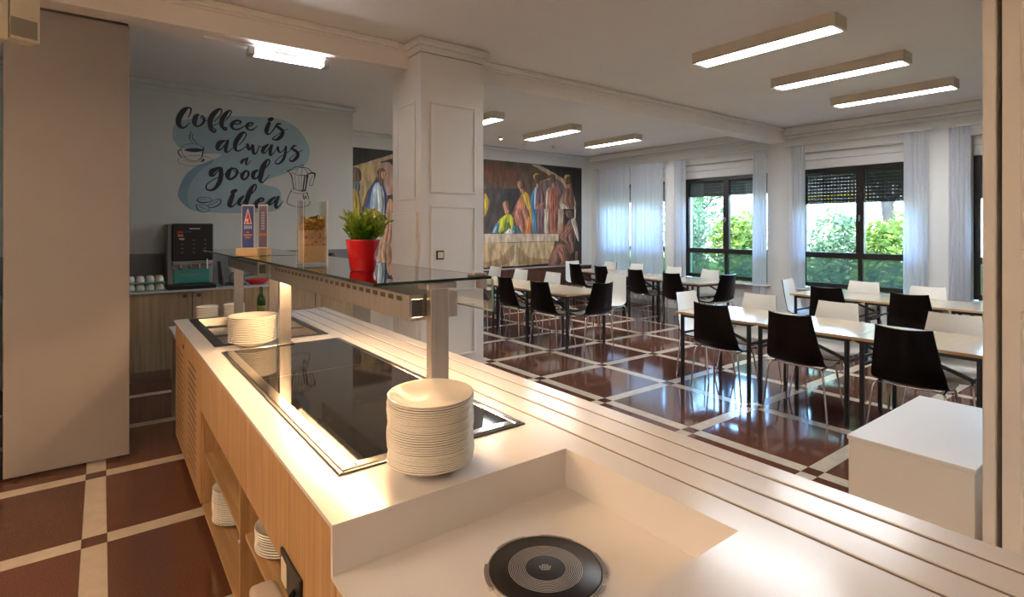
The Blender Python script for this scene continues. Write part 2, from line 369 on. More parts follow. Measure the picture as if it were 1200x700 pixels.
LETTERS=[[(0.792,2.873,0.0099),(0.818,2.943,0.0149),(0.818,2.98,0.0182),(0.789,2.987,0.0207),(0.751,2.956,0.0494),(0.71,2.885,0.0591),(0.694,2.817,0.0557),(0.707,2.767,0.0451),(0.738,2.75,0.023),(0.773,2.771,0.0149),(0.805,2.815,0.0083)],[(0.899,2.923,0.0184),(0.87,2.897,0.05),(0.853,2.836,0.0499),(0.863,2.796,0.0375),(0.892,2.785,0.0184),(0.938,2.823,0.0268),(0.954,2.87,0.0269),(0.938,2.909,0.0184),(0.918,2.9,0.0117),(0.938,2.868,0.0101),(0.991,2.861,0.0067)],[(1.057,2.86,0.0085),(1.111,2.927,0.0119),(1.138,2.992,0.0154),(1.118,3.016,0.0222),(1.071,2.975,0.0493),(1.024,2.901,0.055),(1.014,2.825,0.0524),(1.024,2.765,0.0423),(1.057,2.735,0.0254),(1.074,2.756,0.0187),(1.051,2.78,0.0136),(1.041,2.805,0.0102),(1.118,2.852,0.0068)],[(1.173,2.881,0.0086),(1.214,2.94,0.012),(1.242,2.997,0.0138),(1.217,3.009,0.0207),(1.173,2.958,0.0471),(1.138,2.885,0.0513),(1.138,2.816,0.0427),(1.173,2.774,0.0257),(1.19,2.799,0.0172),(1.159,2.803,0.012)],[(1.276,2.851,0.0121),(1.333,2.869,0.0174),(1.34,2.893,0.0226),(1.304,2.901,0.0243),(1.256,2.868,0.0389),(1.242,2.828,0.0388),(1.269,2.792,0.0225),(1.319,2.798,0.0174),(1.375,2.835,0.0105),(1.418,2.871,0.0088)],[(1.42,2.836,0.0123),(1.471,2.869,0.0159),(1.478,2.89,0.0194),(1.449,2.891,0.0211),(1.417,2.863,0.0351),(1.41,2.831,0.0315),(1.435,2.803,0.0193),(1.478,2.811,0.0159),(1.529,2.86,0.0071)],[(1.666,2.916,0.0394),(1.64,2.841,0.0519),(1.634,2.792,0.0402),(1.662,2.771,0.0179),(1.7,2.807,0.0108),(1.753,2.89,0.0126)],[(1.666,2.954,0.0394),(1.685,2.962,0.0503),(1.701,2.971,0.0396)],[(1.692,2.799,0.009),(1.749,2.885,0.0235),(1.772,2.914,0.0271),(1.803,2.917,0.0163)],[(1.749,2.889,0.0271),(1.784,2.865,0.0362),(1.826,2.829,0.0409),(1.814,2.771,0.0454),(1.768,2.722,0.0362),(1.73,2.71,0.0198),(1.707,2.724,0.0144),(1.753,2.765,0.009),(1.845,2.839,0.0091),(1.888,2.864,0.0073)],[(1.166,2.643,0.0206),(1.118,2.616,0.0512),(1.091,2.56,0.0468),(1.101,2.531,0.0298),(1.132,2.541,0.0154),(1.166,2.59,0.012),(1.2,2.639,0.0172)],[(1.2,2.643,0.0344),(1.18,2.56,0.0412),(1.18,2.514,0.03),(1.207,2.517,0.0138),(1.249,2.559,0.0086),(1.29,2.601,0.0069)],[(1.319,2.604,0.0087),(1.368,2.663,0.0122),(1.404,2.737,0.014),(1.382,2.766,0.021),(1.34,2.73,0.0479),(1.29,2.64,0.052),(1.28,2.569,0.0433),(1.304,2.533,0.0226),(1.347,2.548,0.0139),(1.404,2.596,0.0088)],[(1.418,2.621,0.0316),(1.425,2.582,0.0395),(1.44,2.556,0.0193),(1.461,2.597,0.0176),(1.476,2.618,0.0317),(1.479,2.563,0.0406),(1.49,2.517,0.0309),(1.519,2.527,0.0159),(1.541,2.585,0.0124),(1.552,2.613,0.0124),(1.585,2.604,0.0089)],[(1.652,2.642,0.0215),(1.608,2.598,0.0446),(1.589,2.549,0.0374),(1.608,2.531,0.0196),(1.645,2.57,0.0125),(1.69,2.638,0.018)],[(1.697,2.635,0.0324),(1.679,2.565,0.0404),(1.679,2.513,0.0287),(1.713,2.535,0.0126),(1.75,2.595,0.009),(1.769,2.625,0.0217),(1.773,2.581,0.0326),(1.796,2.555,0.0181),(1.835,2.586,0.0109),(1.866,2.626,0.0219)],[(1.866,2.634,0.0274),(1.858,2.548,0.0328),(1.835,2.472,0.0328),(1.789,2.416,0.0217),(1.75,2.41,0.0163),(1.739,2.433,0.0126),(1.789,2.493,0.0091),(1.866,2.548,0.0091),(1.928,2.602,0.0092)],[(1.928,2.611,0.022),(1.96,2.65,0.0258),(1.995,2.658,0.0129)],[(1.932,2.621,0.0257),(1.983,2.591,0.0369),(2.015,2.561,0.0388),(1.999,2.51,0.0443),(1.952,2.461,0.0313),(1.913,2.462,0.0165),(1.928,2.504,0.0092),(2.023,2.578,0.0092),(2.075,2.607,0.0074)],[(1.404,2.451,0.0105),(1.361,2.421,0.0262),(1.347,2.389,0.0226),(1.375,2.406,0.0087),(1.418,2.452,0.014)],[(1.418,2.455,0.021),(1.4,2.385,0.0228),(1.418,2.378,0.0105),(1.454,2.428,0.007)],[(1.104,2.316,0.025),(1.038,2.272,0.06),(1.022,2.225,0.0413),(1.054,2.222,0.0207),(1.096,2.276,0.0125),(1.129,2.297,0.0271)],[(1.125,2.306,0.0459),(1.129,2.231,0.0501),(1.112,2.147,0.05),(1.063,2.066,0.0353),(1.005,2.045,0.0206),(0.973,2.066,0.0165),(0.989,2.122,0.0124),(1.071,2.186,0.0104),(1.179,2.248,0.0084)],[(1.246,2.323,0.0211),(1.212,2.274,0.0526),(1.2,2.217,0.0504),(1.229,2.186,0.0274),(1.28,2.221,0.0296),(1.306,2.28,0.0297),(1.285,2.316,0.0191),(1.255,2.314,0.0148),(1.289,2.274,0.0106),(1.345,2.263,0.0085)],[(1.401,2.302,0.0193),(1.362,2.255,0.0426),(1.358,2.212,0.0384),(1.384,2.191,0.0235),(1.423,2.234,0.0257),(1.428,2.283,0.0257),(1.401,2.3,0.0171)],[(1.534,2.313,0.0217),(1.489,2.282,0.0475),(1.481,2.223,0.0431),(1.516,2.211,0.0195),(1.561,2.276,0.0152),(1.656,2.39,0.0153),(1.67,2.444,0.0197),(1.642,2.447,0.0262),(1.597,2.366,0.0599),(1.57,2.257,0.0597),(1.561,2.189,0.0434),(1.588,2.166,0.0174),(1.633,2.212,0.0109),(1.67,2.263,0.0088)],[(1.255,1.999,0.0465),(1.229,1.918,0.0548),(1.221,1.87,0.0463),(1.255,1.862,0.0169),(1.323,1.93,0.0106),(1.358,1.959,0.0107)],[(1.248,2.031,0.038),(1.268,2.042,0.0486),(1.289,2.055,0.0381)],[(1.375,1.989,0.0213),(1.332,1.94,0.0425),(1.323,1.892,0.0382),(1.358,1.883,0.0171),(1.401,1.961,0.015),(1.498,2.06,0.0151),(1.516,2.124,0.0195),(1.489,2.128,0.0259),(1.445,2.049,0.0559),(1.414,1.952,0.0557),(1.401,1.875,0.0428),(1.428,1.856,0.015),(1.498,1.906,0.0108)],[(1.543,1.917,0.0152),(1.597,1.943,0.0218),(1.592,1.967,0.0261),(1.561,1.961,0.0304),(1.521,1.917,0.0476),(1.516,1.868,0.0389),(1.552,1.854,0.0217),(1.615,1.89,0.0131),(1.661,1.94,0.011)],[(1.734,1.987,0.0242),(1.679,1.941,0.0439),(1.665,1.901,0.0372),(1.697,1.902,0.0176),(1.762,1.983,0.0199)],[(1.772,1.988,0.0398),(1.744,1.903,0.0441),(1.748,1.854,0.0309),(1.781,1.875,0.0155),(1.833,1.94,0.0089)]]
CUP_ART=[[(0.721,2.509,0.0047),(0.739,2.546,0.0047),(0.787,2.566,0.0047),(0.836,2.575,0.0047),(0.898,2.571,0.0048),(0.947,2.544,0.0064)],[(0.721,2.509,0.0047),(0.733,2.455,0.0055),(0.763,2.408,0.0063),(0.799,2.386,0.0063),(0.848,2.379,0.0048),(0.891,2.39,0.0056),(0.929,2.428,0.0112),(0.946,2.536,0.016)],[(0.718,2.499,0.0109),(0.694,2.479,0.0109),(0.7,2.445,0.0141),(0.73,2.409,0.0078)],[(0.696,2.386,0.0039),(0.72,2.405,0.0039),(0.758,2.421,0.0039),(0.807,2.433,0.0039),(0.86,2.44,0.004),(0.915,2.442,0.004),(0.965,2.437,0.004),(1.004,2.427,0.004),(1.03,2.412,0.004),(1.039,2.393,0.004),(1.03,2.374,0.004),(1.004,2.355,0.004),(0.965,2.339,0.004),(0.915,2.327,0.004),(0.86,2.32,0.004),(0.807,2.319,0.0039),(0.758,2.324,0.0039),(0.72,2.335,0.0039),(0.696,2.35,0.0039),(0.688,2.367,0.0039),(0.696,2.386,0.0039)],[(0.751,2.386,0.0039),(0.787,2.368,0.0039),(0.848,2.362,0.004),(0.904,2.376,0.004),(0.935,2.382,0.0176),(0.947,2.401,0.024)],[(0.821,2.723,0.0063),(0.814,2.687,0.0095),(0.802,2.65,0.011),(0.818,2.61,0.0063),(0.839,2.58,0.004)],[(0.848,2.694,0.004),(0.83,2.66,0.0095),(0.842,2.626,0.0095),(0.873,2.594,0.0079),(0.879,2.569,0.0048)],[(0.757,2.497,0.011),(0.793,2.5,0.0347),(0.86,2.504,0.0476),(0.922,2.511,0.0319),(0.944,2.518,0.016)]]
POT_ART=[[(1.931,2.349,0.0084),(1.985,2.386,0.0095),(2.049,2.385,0.0085),(2.123,2.381,0.0085),(2.179,2.341,0.0129)],[(2.083,2.402,0.0074),(2.077,2.387,0.0074),(2.063,2.379,0.0074),(2.049,2.385,0.0074),(2.043,2.399,0.0074),(2.049,2.414,0.0074),(2.063,2.421,0.0074),(2.077,2.416,0.0074),(2.083,2.402,0.0074)],[(1.931,2.312,0.0063),(1.985,2.287,0.0063),(2.058,2.282,0.0074),(2.132,2.291,0.0096),(2.188,2.328,0.015)],[(1.882,2.327,0.0146),(1.922,2.344,0.0126)],[(1.895,2.319,0.0084),(1.931,2.274,0.0147),(1.945,2.209,0.0105),(1.963,2.107,0.0126)],[(2.132,2.286,0.0277),(2.123,2.2,0.0192),(2.104,2.085,0.017)],[(1.976,2.277,0.0042),(1.99,2.099,0.0042)],[(2.022,2.275,0.0042),(2.031,2.091,0.0042)],[(2.058,2.277,0.0042),(2.054,2.092,0.0042)],[(2.1,2.275,0.017),(2.077,2.088,0.017)],[(2.013,2.364,0.0053),(1.976,2.296,0.0042)],[(2.067,2.372,0.0042),(2.058,2.286,0.0042)],[(2.095,2.374,0.0064),(2.141,2.306,0.0085)],[(1.954,2.102,0.0084),(2.013,2.086,0.0063),(2.077,2.079,0.017),(2.114,2.09,0.0107)],[(2.151,2.311,0.0107),(2.226,2.315,0.0237),(2.216,2.233,0.0086),(2.193,2.16,0.0075),(2.16,2.164,0.0075),(2.174,2.222,0.0064),(2.197,2.28,0.0064)],[(1.936,2.101,0.0084),(1.9,2.011,0.0084),(1.878,1.936,0.0083),(1.895,1.904,0.0084),(1.976,1.875,0.0063)],[(1.931,2.068,0.0052),(2.013,2.043,0.0053),(2.123,2.057,0.0064)],[(2.127,2.067,0.0107),(2.151,1.972,0.0085),(2.16,1.906,0.0086),(2.067,1.87,0.0064),(1.976,1.875,0.0063)],[(2.077,2.036,0.0106),(2.09,1.97,0.0106),(2.109,2.018,0.0106),(2.123,1.981,0.0085)]]
BEAN_ART=[[(0.881,1.919,0.0098),(0.897,1.946,0.0069),(0.959,1.961,0.005),(1.021,1.946,0.006),(1.033,1.924,0.005),(0.974,1.9,0.0119),(0.92,1.898,0.0138),(0.881,1.919,0.0118)],[(0.904,1.929,0.0039),(0.974,1.94,0.004)],[(0.99,1.86,0.006),(1.037,1.915,0.005),(1.093,1.943,0.006),(1.125,1.935,0.0101),(1.12,1.89,0.0121),(1.061,1.848,0.012),(1.005,1.843,0.008),(0.99,1.86,0.006)],[(1.021,1.87,0.006),(1.108,1.926,0.006)],[(0.87,1.862,0.0079),(0.889,1.871,0.0039),(0.959,1.868,0.005),(1.005,1.843,0.005),(0.998,1.802,0.006),(0.943,1.784,0.0059),(0.889,1.814,0.0099),(0.87,1.862,0.0098)],[(0.904,1.849,0.0049),(0.982,1.816,0.004)]]
BLOB=[(0.636,2.689),(0.665,2.784),(0.787,2.853),(1.138,2.931),(1.613,2.979),(1.866,2.961),(2.05,2.839),(2.163,2.628),(2.131,2.459),(2.023,2.368),(1.814,2.274),(1.637,2.197),(1.613,2.142),(1.776,2.096),(1.814,1.976),(1.801,1.854),(1.662,1.806),(1.323,1.779),(0.96,1.786),(0.808,1.82),(0.703,1.935),(0.699,2.037),(0.766,2.212),(0.894,2.331),(1.138,2.475),(0.808,2.461),(0.713,2.514),(0.651,2.593)]
BLOB2=[(0.699,2.037),(0.766,2.212),(0.894,2.331),(1.048,2.4),(0.894,2.244),(0.798,2.066),(0.787,1.918),(0.819,1.815),(0.703,1.935)]
MURAL=[('umber',[(6.089,2.982),(6.941,2.973),(6.941,2.415),(6.089,2.414)]),('rust',[(6.089,2.876),(6.595,2.838),(6.989,2.809),(6.895,2.543),(6.483,2.468),(6.089,2.556)]),('shadow',[(6.089,2.396),(6.573,2.408),(6.573,1.903),(6.089,1.895)]),('dark',[(6.573,2.408),(6.989,2.426),(6.989,1.91),(6.573,1.903)]),('sand',[(7.276,2.96),(7.523,2.958),(7.931,2.82),(8.275,2.672),(8.302,2.434),(8.141,2.388),(7.827,2.648),(7.523,2.574),(7.573,2.615),(7.879,2.709),(7.674,2.814)]),('ink',[(7.523,2.958),(8.786,2.944),(8.786,1.939),(8.631,1.937),(8.465,2.622),(8.248,2.71),(7.931,2.82)]),('pinkgrey',[(7.523,2.574),(7.827,2.668),(8.088,2.662),(8.275,2.473),(8.141,2.15),(8.062,1.99),(7.674,1.983),(7.548,2.441)]),('ink',[(3.4,2.996),(4.123,2.988),(4.123,2.914),(3.4,2.661)]),('sand',[(3.4,2.644),(4.123,2.914),(4.123,2.841),(3.812,2.735),(3.4,2.626)]),('ink',[(3.889,2.75),(4.123,2.822),(4.123,2.702)]),('ochre',[(3.458,2.639),(3.812,2.735),(3.908,2.733),(3.812,2.473),(3.643,2.213),(3.568,1.961),(3.532,2.102)]),('blush',[(3.908,2.733),(4.123,2.702),(4.123,2.121),(3.986,2.117),(3.947,2.444),(3.831,2.474)]),('skin_dark',[(3.4,2.591),(3.495,2.624),(3.541,2.547),(3.546,2.44),(3.495,2.384),(3.4,2.38)]),('slate',[(3.404,2.38),(3.513,2.385),(3.522,2.244),(3.458,2.17),(3.404,2.256)]),('mustard',[(3.4,2.256),(3.495,2.172),(3.55,1.96),(3.532,1.676),(3.4,1.675)]),('navy',[(3.746,2.361),(3.851,2.439),(3.966,2.335),(4.015,2.118),(4.005,1.678),(3.532,1.676),(3.605,1.962)]),('paleblue',[(3.774,2.344),(3.87,2.403),(3.928,2.315),(3.966,2.116),(3.947,1.751),(3.831,1.677),(3.774,2.038),(3.699,1.856),(3.718,2.144)]),('white',[(3.831,2.329),(3.889,2.35),(3.928,2.151),(3.908,1.896),(3.851,1.967)]),('skin_dark',[(3.835,2.601),(3.928,2.658),(3.995,2.593),(3.995,2.501),(3.947,2.453),(3.947,2.371),(3.889,2.332),(3.86,2.421),(3.847,2.511)]),('skin',[(3.908,2.587),(3.986,2.592),(3.992,2.51),(3.943,2.462),(3.908,2.496)]),('ink',[(4.015,2.173),(4.123,2.195),(4.123,2.066),(4.025,2.063)]),('skin',[(4.025,2.063),(4.123,2.047),(4.123,1.494),(4.064,1.219),(3.966,1.038),(3.889,1.041),(3.947,1.495)]),('mustard',[(3.568,1.872),(3.812,1.93),(3.966,1.751),(3.908,1.495),(3.605,1.497)]),('skin',[(3.889,1.296),(4.064,1.329),(4.113,1.125),(4.064,0.851),(3.908,0.858)]),('sand',[(8.114,2.229),(8.275,2.493),(8.465,2.521),(8.603,2.163),(8.589,1.936),(8.52,1.935),(8.465,2.159),(8.275,2.154),(8.221,1.93),(8.093,1.928)]),('brown',[(8.261,2.472),(8.465,2.511),(8.562,2.162),(8.465,1.998),(8.275,2.094),(8.194,2.152)]),('bone',[(8.141,2.15),(8.356,2.076),(8.465,1.998),(8.356,1.932),(8.168,1.929)]),('skin',[(8.288,2.573),(8.438,2.6),(8.424,2.499),(8.302,2.474)]),('skin_dark',[(8.248,2.75),(8.356,2.796),(8.451,2.752),(8.451,2.621),(8.369,2.577),(8.275,2.632)]),('gold',[(8.253,2.77),(8.356,2.804),(8.438,2.771),(8.356,2.752),(8.261,2.691)]),('bone',[(7.712,2.371),(7.827,2.492),(7.905,2.418),(7.827,2.142),(7.788,1.923),(7.704,1.921)]),('rose',[(7.763,2.412),(7.905,2.515),(8.035,2.502),(8.093,2.307),(8.088,1.928),(7.776,1.923)]),('terracotta',[(7.866,2.318),(7.957,2.381),(8.009,2.225),(7.983,1.926),(7.866,1.924)]),('brown',[(8.048,2.404),(8.093,2.307),(8.083,1.928),(8.03,1.927),(8.009,2.225)]),('skin',[(7.866,2.572),(7.944,2.586),(7.931,2.487),(7.879,2.475)]),('skin_dark',[(7.801,2.744),(7.905,2.789),(7.977,2.735),(7.97,2.636),(7.918,2.584),(7.853,2.649)]),('blue',[(7.288,2.297),(7.399,2.454),(7.485,2.439),(7.423,2.131),(7.399,1.916),(7.288,1.915)]),('paleblue',[(7.386,2.434),(7.46,2.438),(7.443,2.131),(7.423,1.917),(7.386,1.916)]),('plum',[(7.448,2.456),(7.56,2.499),(7.636,2.368),(7.674,2.137),(7.648,1.921),(7.423,1.917)]),('rose',[(7.423,2.054),(7.548,2.134),(7.648,2.137),(7.523,1.98),(7.399,1.916)]),('skin',[(7.423,2.569),(7.51,2.574),(7.498,2.458),(7.436,2.465)]),('skin_dark',[(7.35,2.718),(7.423,2.776),(7.51,2.756),(7.523,2.632),(7.485,2.544),(7.386,2.587)]),('gold',[(7.345,2.718),(7.423,2.776),(7.51,2.756),(7.423,2.737),(7.369,2.643)]),('rose',[(6.802,1.929),(6.941,2.192),(7.06,2.345),(7.179,2.293),(7.203,1.913),(6.802,1.907)]),('gold',[(7.036,2.344),(7.131,2.367),(7.252,2.258),(7.305,1.976),(7.305,1.915),(7.228,1.914),(7.131,2.123)]),('orange',[(6.989,2.231),(7.072,2.271),(7.107,1.912),(6.989,1.91)]),('skin',[(6.977,2.417),(7.048,2.476),(7.107,2.403),(7.103,2.328),(7.036,2.326)]),('skin_dark',[(6.906,2.581),(7.012,2.605),(7.107,2.554),(7.103,2.46),(7.036,2.419),(6.953,2.434),(6.918,2.507)]),('skin',[(6.918,2.544),(6.989,2.585),(7.012,2.493),(6.989,2.426),(6.941,2.434)]),('gold',[(6.089,2.272),(6.143,2.256),(6.208,2.133),(6.197,2.025),(6.132,1.917),(6.089,1.895)]),('shadow',[(6.089,1.98),(6.619,1.991),(6.573,1.771),(6.394,1.679),(6.24,1.499),(6.089,1.482)]),('gold',[(6.089,1.98),(6.175,1.982),(6.132,1.874),(6.089,1.82)]),('rose',[(6.802,1.884),(6.895,1.997),(7.205,2.004),(7.302,1.854),(7.302,1.484),(7.013,1.486)]),('orange',[(7.205,1.853),(7.302,1.816),(7.314,1.484),(7.108,1.485)]),('gold',[(7.217,2.004),(7.307,2.006),(7.316,1.626),(7.277,1.778)]),('blue',[(7.314,2.006),(7.449,2.009),(7.437,1.483),(7.326,1.484)]),('plum',[(7.437,2.009),(7.662,2.014),(7.625,1.482),(7.437,1.483)]),('bone',[(7.65,2.013),(7.79,2.016),(7.777,1.481),(7.65,1.482)]),('terracotta',[(7.79,2.016),(8.037,2.021),(8.024,1.48),(7.79,1.481)]),('rose',[(7.829,2.017),(7.906,2.019),(7.906,1.48),(7.829,1.481)]),('sand',[(8.063,2.022),(8.223,2.025),(8.196,1.628),(8.09,1.479),(8.037,1.48)]),('ink',[(8.21,2.025),(8.78,2.037),(8.774,0.729),(8.606,0.737),(8.413,1.026),(8.304,1.508)]),('bone',[(8.55,2.032),(8.606,2.033),(8.594,1.81),(8.55,1.83)]),('skin_dark',[(6.517,2.099),(6.641,2.166),(6.733,2.086),(6.733,1.957),(6.641,1.882),(6.562,1.954)]),('skin',[(6.528,2.099),(6.607,2.138),(6.641,2.029),(6.71,1.938),(6.664,1.864),(6.596,1.9),(6.573,1.991)]),('lime',[(6.439,1.752),(6.619,1.873),(6.779,1.847),(6.814,1.57),(6.71,1.662),(6.461,1.489),(6.416,1.661)]),('green',[(6.619,1.68),(6.71,1.736),(6.733,1.552),(6.551,1.489)]),('lime',[(6.71,1.865),(6.814,1.811),(6.825,1.515),(6.756,1.552)]),('blue',[(6.251,1.499),(6.372,1.697),(6.461,1.698),(6.416,1.489)]),('paleblue',[(6.284,1.508),(6.372,1.643),(6.394,1.625),(6.35,1.499)]),('teal',[(6.802,1.663),(6.942,1.645),(7.025,1.486),(6.779,1.487)]),('white',[(6.573,1.488),(6.71,1.598),(6.825,1.533),(6.802,1.482)]),('ink',[(6.089,0.86),(7.932,0.843),(7.932,0.667),(6.089,0.736)]),('cloth',[(6.085,1.483),(8.09,1.469),(8.063,1.312),(6.942,1.306),(6.089,1.305)]),('linen',[(6.085,1.308),(6.837,1.292),(6.849,0.81),(6.089,0.807)]),('linen',[(6.919,1.295),(7.958,1.303),(7.88,1.041),(7.777,0.83),(6.942,0.807)]),('tan',[(6.089,0.914),(6.439,0.973),(6.825,1.256),(6.837,0.959),(6.483,0.826),(6.089,0.816)]),('tan',[(6.942,1.198),(7.229,0.984),(7.777,0.927),(7.777,0.849),(6.942,0.844)]),('bone',[(6.853,1.292),(6.9,1.295),(6.938,0.807),(6.83,0.802)]),('brown',[(7.752,0.772),(7.932,1.196),(8.196,1.23),(8.413,1.066),(8.467,0.823),(8.116,0.678),(7.88,0.689)]),('rose',[(7.932,1.157),(8.09,1.232),(8.25,1.19),(8.358,0.907),(8.196,0.833),(8.037,1.036)]),('brown',[(8.143,1.192),(8.277,1.229),(8.331,0.888),(8.223,0.852)]),('brown',[(8.25,1.628),(8.467,1.809),(8.578,1.426),(8.522,1.063),(8.358,1.047),(8.277,1.269),(8.09,1.371)]),('rose',[(8.116,1.43),(8.44,1.668),(8.495,1.568),(8.277,1.369),(8.143,1.35)]),('bone',[(8.44,1.769),(8.55,1.83),(8.633,1.648),(8.689,1.364),(8.661,1.303),(8.495,1.628)]),('skin_dark',[(8.263,1.966),(8.399,2.009),(8.495,1.95),(8.481,1.829),(8.358,1.828),(8.277,1.887)]),('skin',[(8.116,1.687),(8.196,1.707),(8.21,1.548),(8.116,1.43),(8.09,1.529)]),('brown',[(8.578,1.082),(8.661,1.059),(8.661,0.815),(8.55,0.82)])]

# ---------------------------------------------------------------- the setting
H = 3.25                       # ceiling height
XW, YM, YC = 9.1, 9.0, 7.25      # window wall, mural wall, coffee wall
floor = struct('floor', B(-3.2, 9.6, -3.2, 9.2, -0.2, -0.012), M['floor_base'])
# terrazzo grid: fields, cream strips in both directions, small dark squares where they cross
PX, PY, SW = 0.938, 0.924, 0.105
cache = {}
def piece(name, x0, x1, y0, y1, mat):
    x0, x1, y0, y1 = max(x0, -3.0), min(x1, XW), max(y0, -3.0), min(y1, YM)
    if x1-x0 < .02 or y1-y0 < .02 or (x0 < 2.7 and y0 > YC): return
    key = (name, round(x1-x0, 3), round(y1-y0, 3))
    cx, cy = (x0+x1)/2, (y0+y1)/2
    if key in cache:
        o = bpy.data.objects.new(name, cache[key]); COL.objects.link(o); o.parent = floor
    else:
        g = 0.0008
        o = B(-(x1-x0)/2+g, (x1-x0)/2-g, -(y1-y0)/2+g, (y1-y0)/2-g, -0.012, 0, 0.0006).build(name, mat, floor, local=True)
        cache[key] = o.data
    o.location = (cx, cy, 0)
for i in range(-4, 10):
    for j in range(-2, 9):
        x, y = -0.032+PX*i, 1.655+PY*j; h = SW/2
        piece('terrazzo_field', x+h, x+PX-h, y+h, y+PY-h, M['tile'])
        piece('cream_strip', x-h, x+h, y+h, y+PY-h, M['marble'])
        piece('cream_strip_across', x+h, x+PX-h, y-h, y+h, M['marble'])
        piece('crossing_square', x-h, x+h, y-h, y+h, M['tile_dark'])
B(-3.0, XW, -3.0, 1.655-2*PY-SW/2-.001, -0.012, 0).build('plain_terrazzo', M['floor_bed'], floor)

struct('ceiling', B(-3.2, 9.6, -3.2, 9.2, H, H+0.2), M['ceiling'])
struct('wall_left', B(-3.2, -3.0, -3.2, YC, 0, H), M['wall'])
struct('wall_front', B(-3.2, 9.6, -3.2, -3.0, 0, H), M['wall'])
struct('wall_back', B(-3.2, 2.74, YC, 9.2, 0, H), M['wall_blue'])
struct('wall_far', B(2.74, 9.6, YM, 9.2, 0, H), M['wall'])
struct('wall_side', B(-3.0, -0.53, 4.62, 4.75, 0, H), M['wall'])
# beam and its mouldings
beam = MB(); beam.box(-3.0, 9.1, 4.47, 4.74, 3.03, H)
bo = struct('beam', beam, M['ceiling'])
mo = MB(); mo.box(-3.0, 2.1, 4.43, 4.47, 3.20, H, .012); mo.box(-3.0, 2.1, 4.452, 4.47, 3.175, 3.20, .006)
mo.box(2.95, 9.1, 4.43, 4.47, 3.20, H, .012); mo.box(2.95, 9.1, 4.452, 4.47, 3.175, 3.20, .006)
struct('trim_1', mo, M['ceiling'])
mo = MB(); mo.box(-3.0, 2.74, 7.19, YC, 3.19, H, .015); mo.box(-3.0, 2.74, 7.225, YC, 3.14, 3.19, .01)
mo.box(2.74, 2.80, 7.19, YM, 3.19, H, .015)
struct('trim_2', mo, M['wall_blue'])
mo = MB(); mo.box(XW-.10, XW, -3.0, YM, 3.13, H, .02); mo.box(XW-.05, XW, -3.0, YM, 3.08, 3.13, .012)
struct('trim_3', mo, M['wall'])
mo = MB(); mo.box(2.8, XW-.1, YM-.07, YM, 3.19, H, .02)
struct('trim_4', mo, M['wall'])
struct('baseboard_right', B(XW-.018, XW, -3.0, YM, 0, .09, .004), M['wall'])
struct('baseboard_far', MB().box(2.76, XW-.02, YM-.03, YM, 0, .70, .004).box(2.76, XW-.02, YM-.045, YM, .70, .745, .008), M['dado'])

# pillars: lacquered panelling with raised mouldings
def frame_rect_y(mb, x0, x1, z0, z1, y, w=.022, d=.012):
    mb.box(x0, x1, y-d, y, z1-w, z1, .004); mb.box(x0, x1, y-d, y, z0, z0+w, .004)
    mb.box(x0, x0+w, y-d, y, z0+w, z1-w, .004); mb.box(x1-w, x1, y-d, y, z0+w, z1-w, .004)
def frame_rect_x(mb, y0, y1, z0, z1, x, w=.022, d=.012):
    mb.box(x-d, x, y0, y1, z1-w, z1, .004); mb.box(x-d, x, y0, y1, z0, z0+w, .004)
    mb.box(x-d, x, y0, y0+w, z0+w, z1-w, .004); mb.box(x-d, x, y1-w, y1, z0+w, z1-w, .004)
def pillar(name, x0, x1, y0, y1, capital=True):
    p = struct(name, B(x0, x1, y0, y1, 0, 3.125), M['panel_white'])
    m = MB()
    for z0, z1 in ((1.91, 2.71), (1.03, 1.80), (.44, .92)):
        frame_rect_y(m, x0+.09, x1-.09, z0, z1, y0)
    m.build('front_moulding', M['panel_white'], p)
    m = MB()
    for z0, z1 in ((1.85, 2.72), (.30, 1.05)):
        frame_rect_x(m, y0+.10, y1-.10, z0, z1, x0)
    m.build('side_moulding', M['panel_white'], p)
    B(x0+.01, x1-.01, y0+.01, y1-.01, 3.125, 3.132).build('shadow_gap', M['black'], p)
    m = MB().box(x0-.012, x1+.012, y0-.012, y1+.012, 3.132, 3.19, .006).box(x0-.05, x1+.05, y0-.05, y1+.05, 3.19, H, .02)
    m.build('capital', M['panel_white'], p)
    return p
p1 = pillar('pillar', 2.2, 2.85, 4.221, 4.79)
B(2.165, 2.2, 4.27, 4.74, 1.24, 1.74, .006).build('cover_box', M['panel_white'], p1)
p2 = struct('pillar', B(2.21, 2.85, -.30, .425, 0, 3.125), M['panel_white'])
m = MB().box(2.2, 2.85, .437, .47, 0, 3.125, .003); frame_rect_x(m, -.20, .382, 1.5, 2.8, 2.21, w=.03); frame_rect_x(m, -.20, .382, .3, 1.35, 2.21, w=.03)
m.build('corner_board', M['panel_white'], p2)
B(2.18, 2.88, -.33, .49, 3.125, H, .02).build('capital', M['panel_white'], p2)

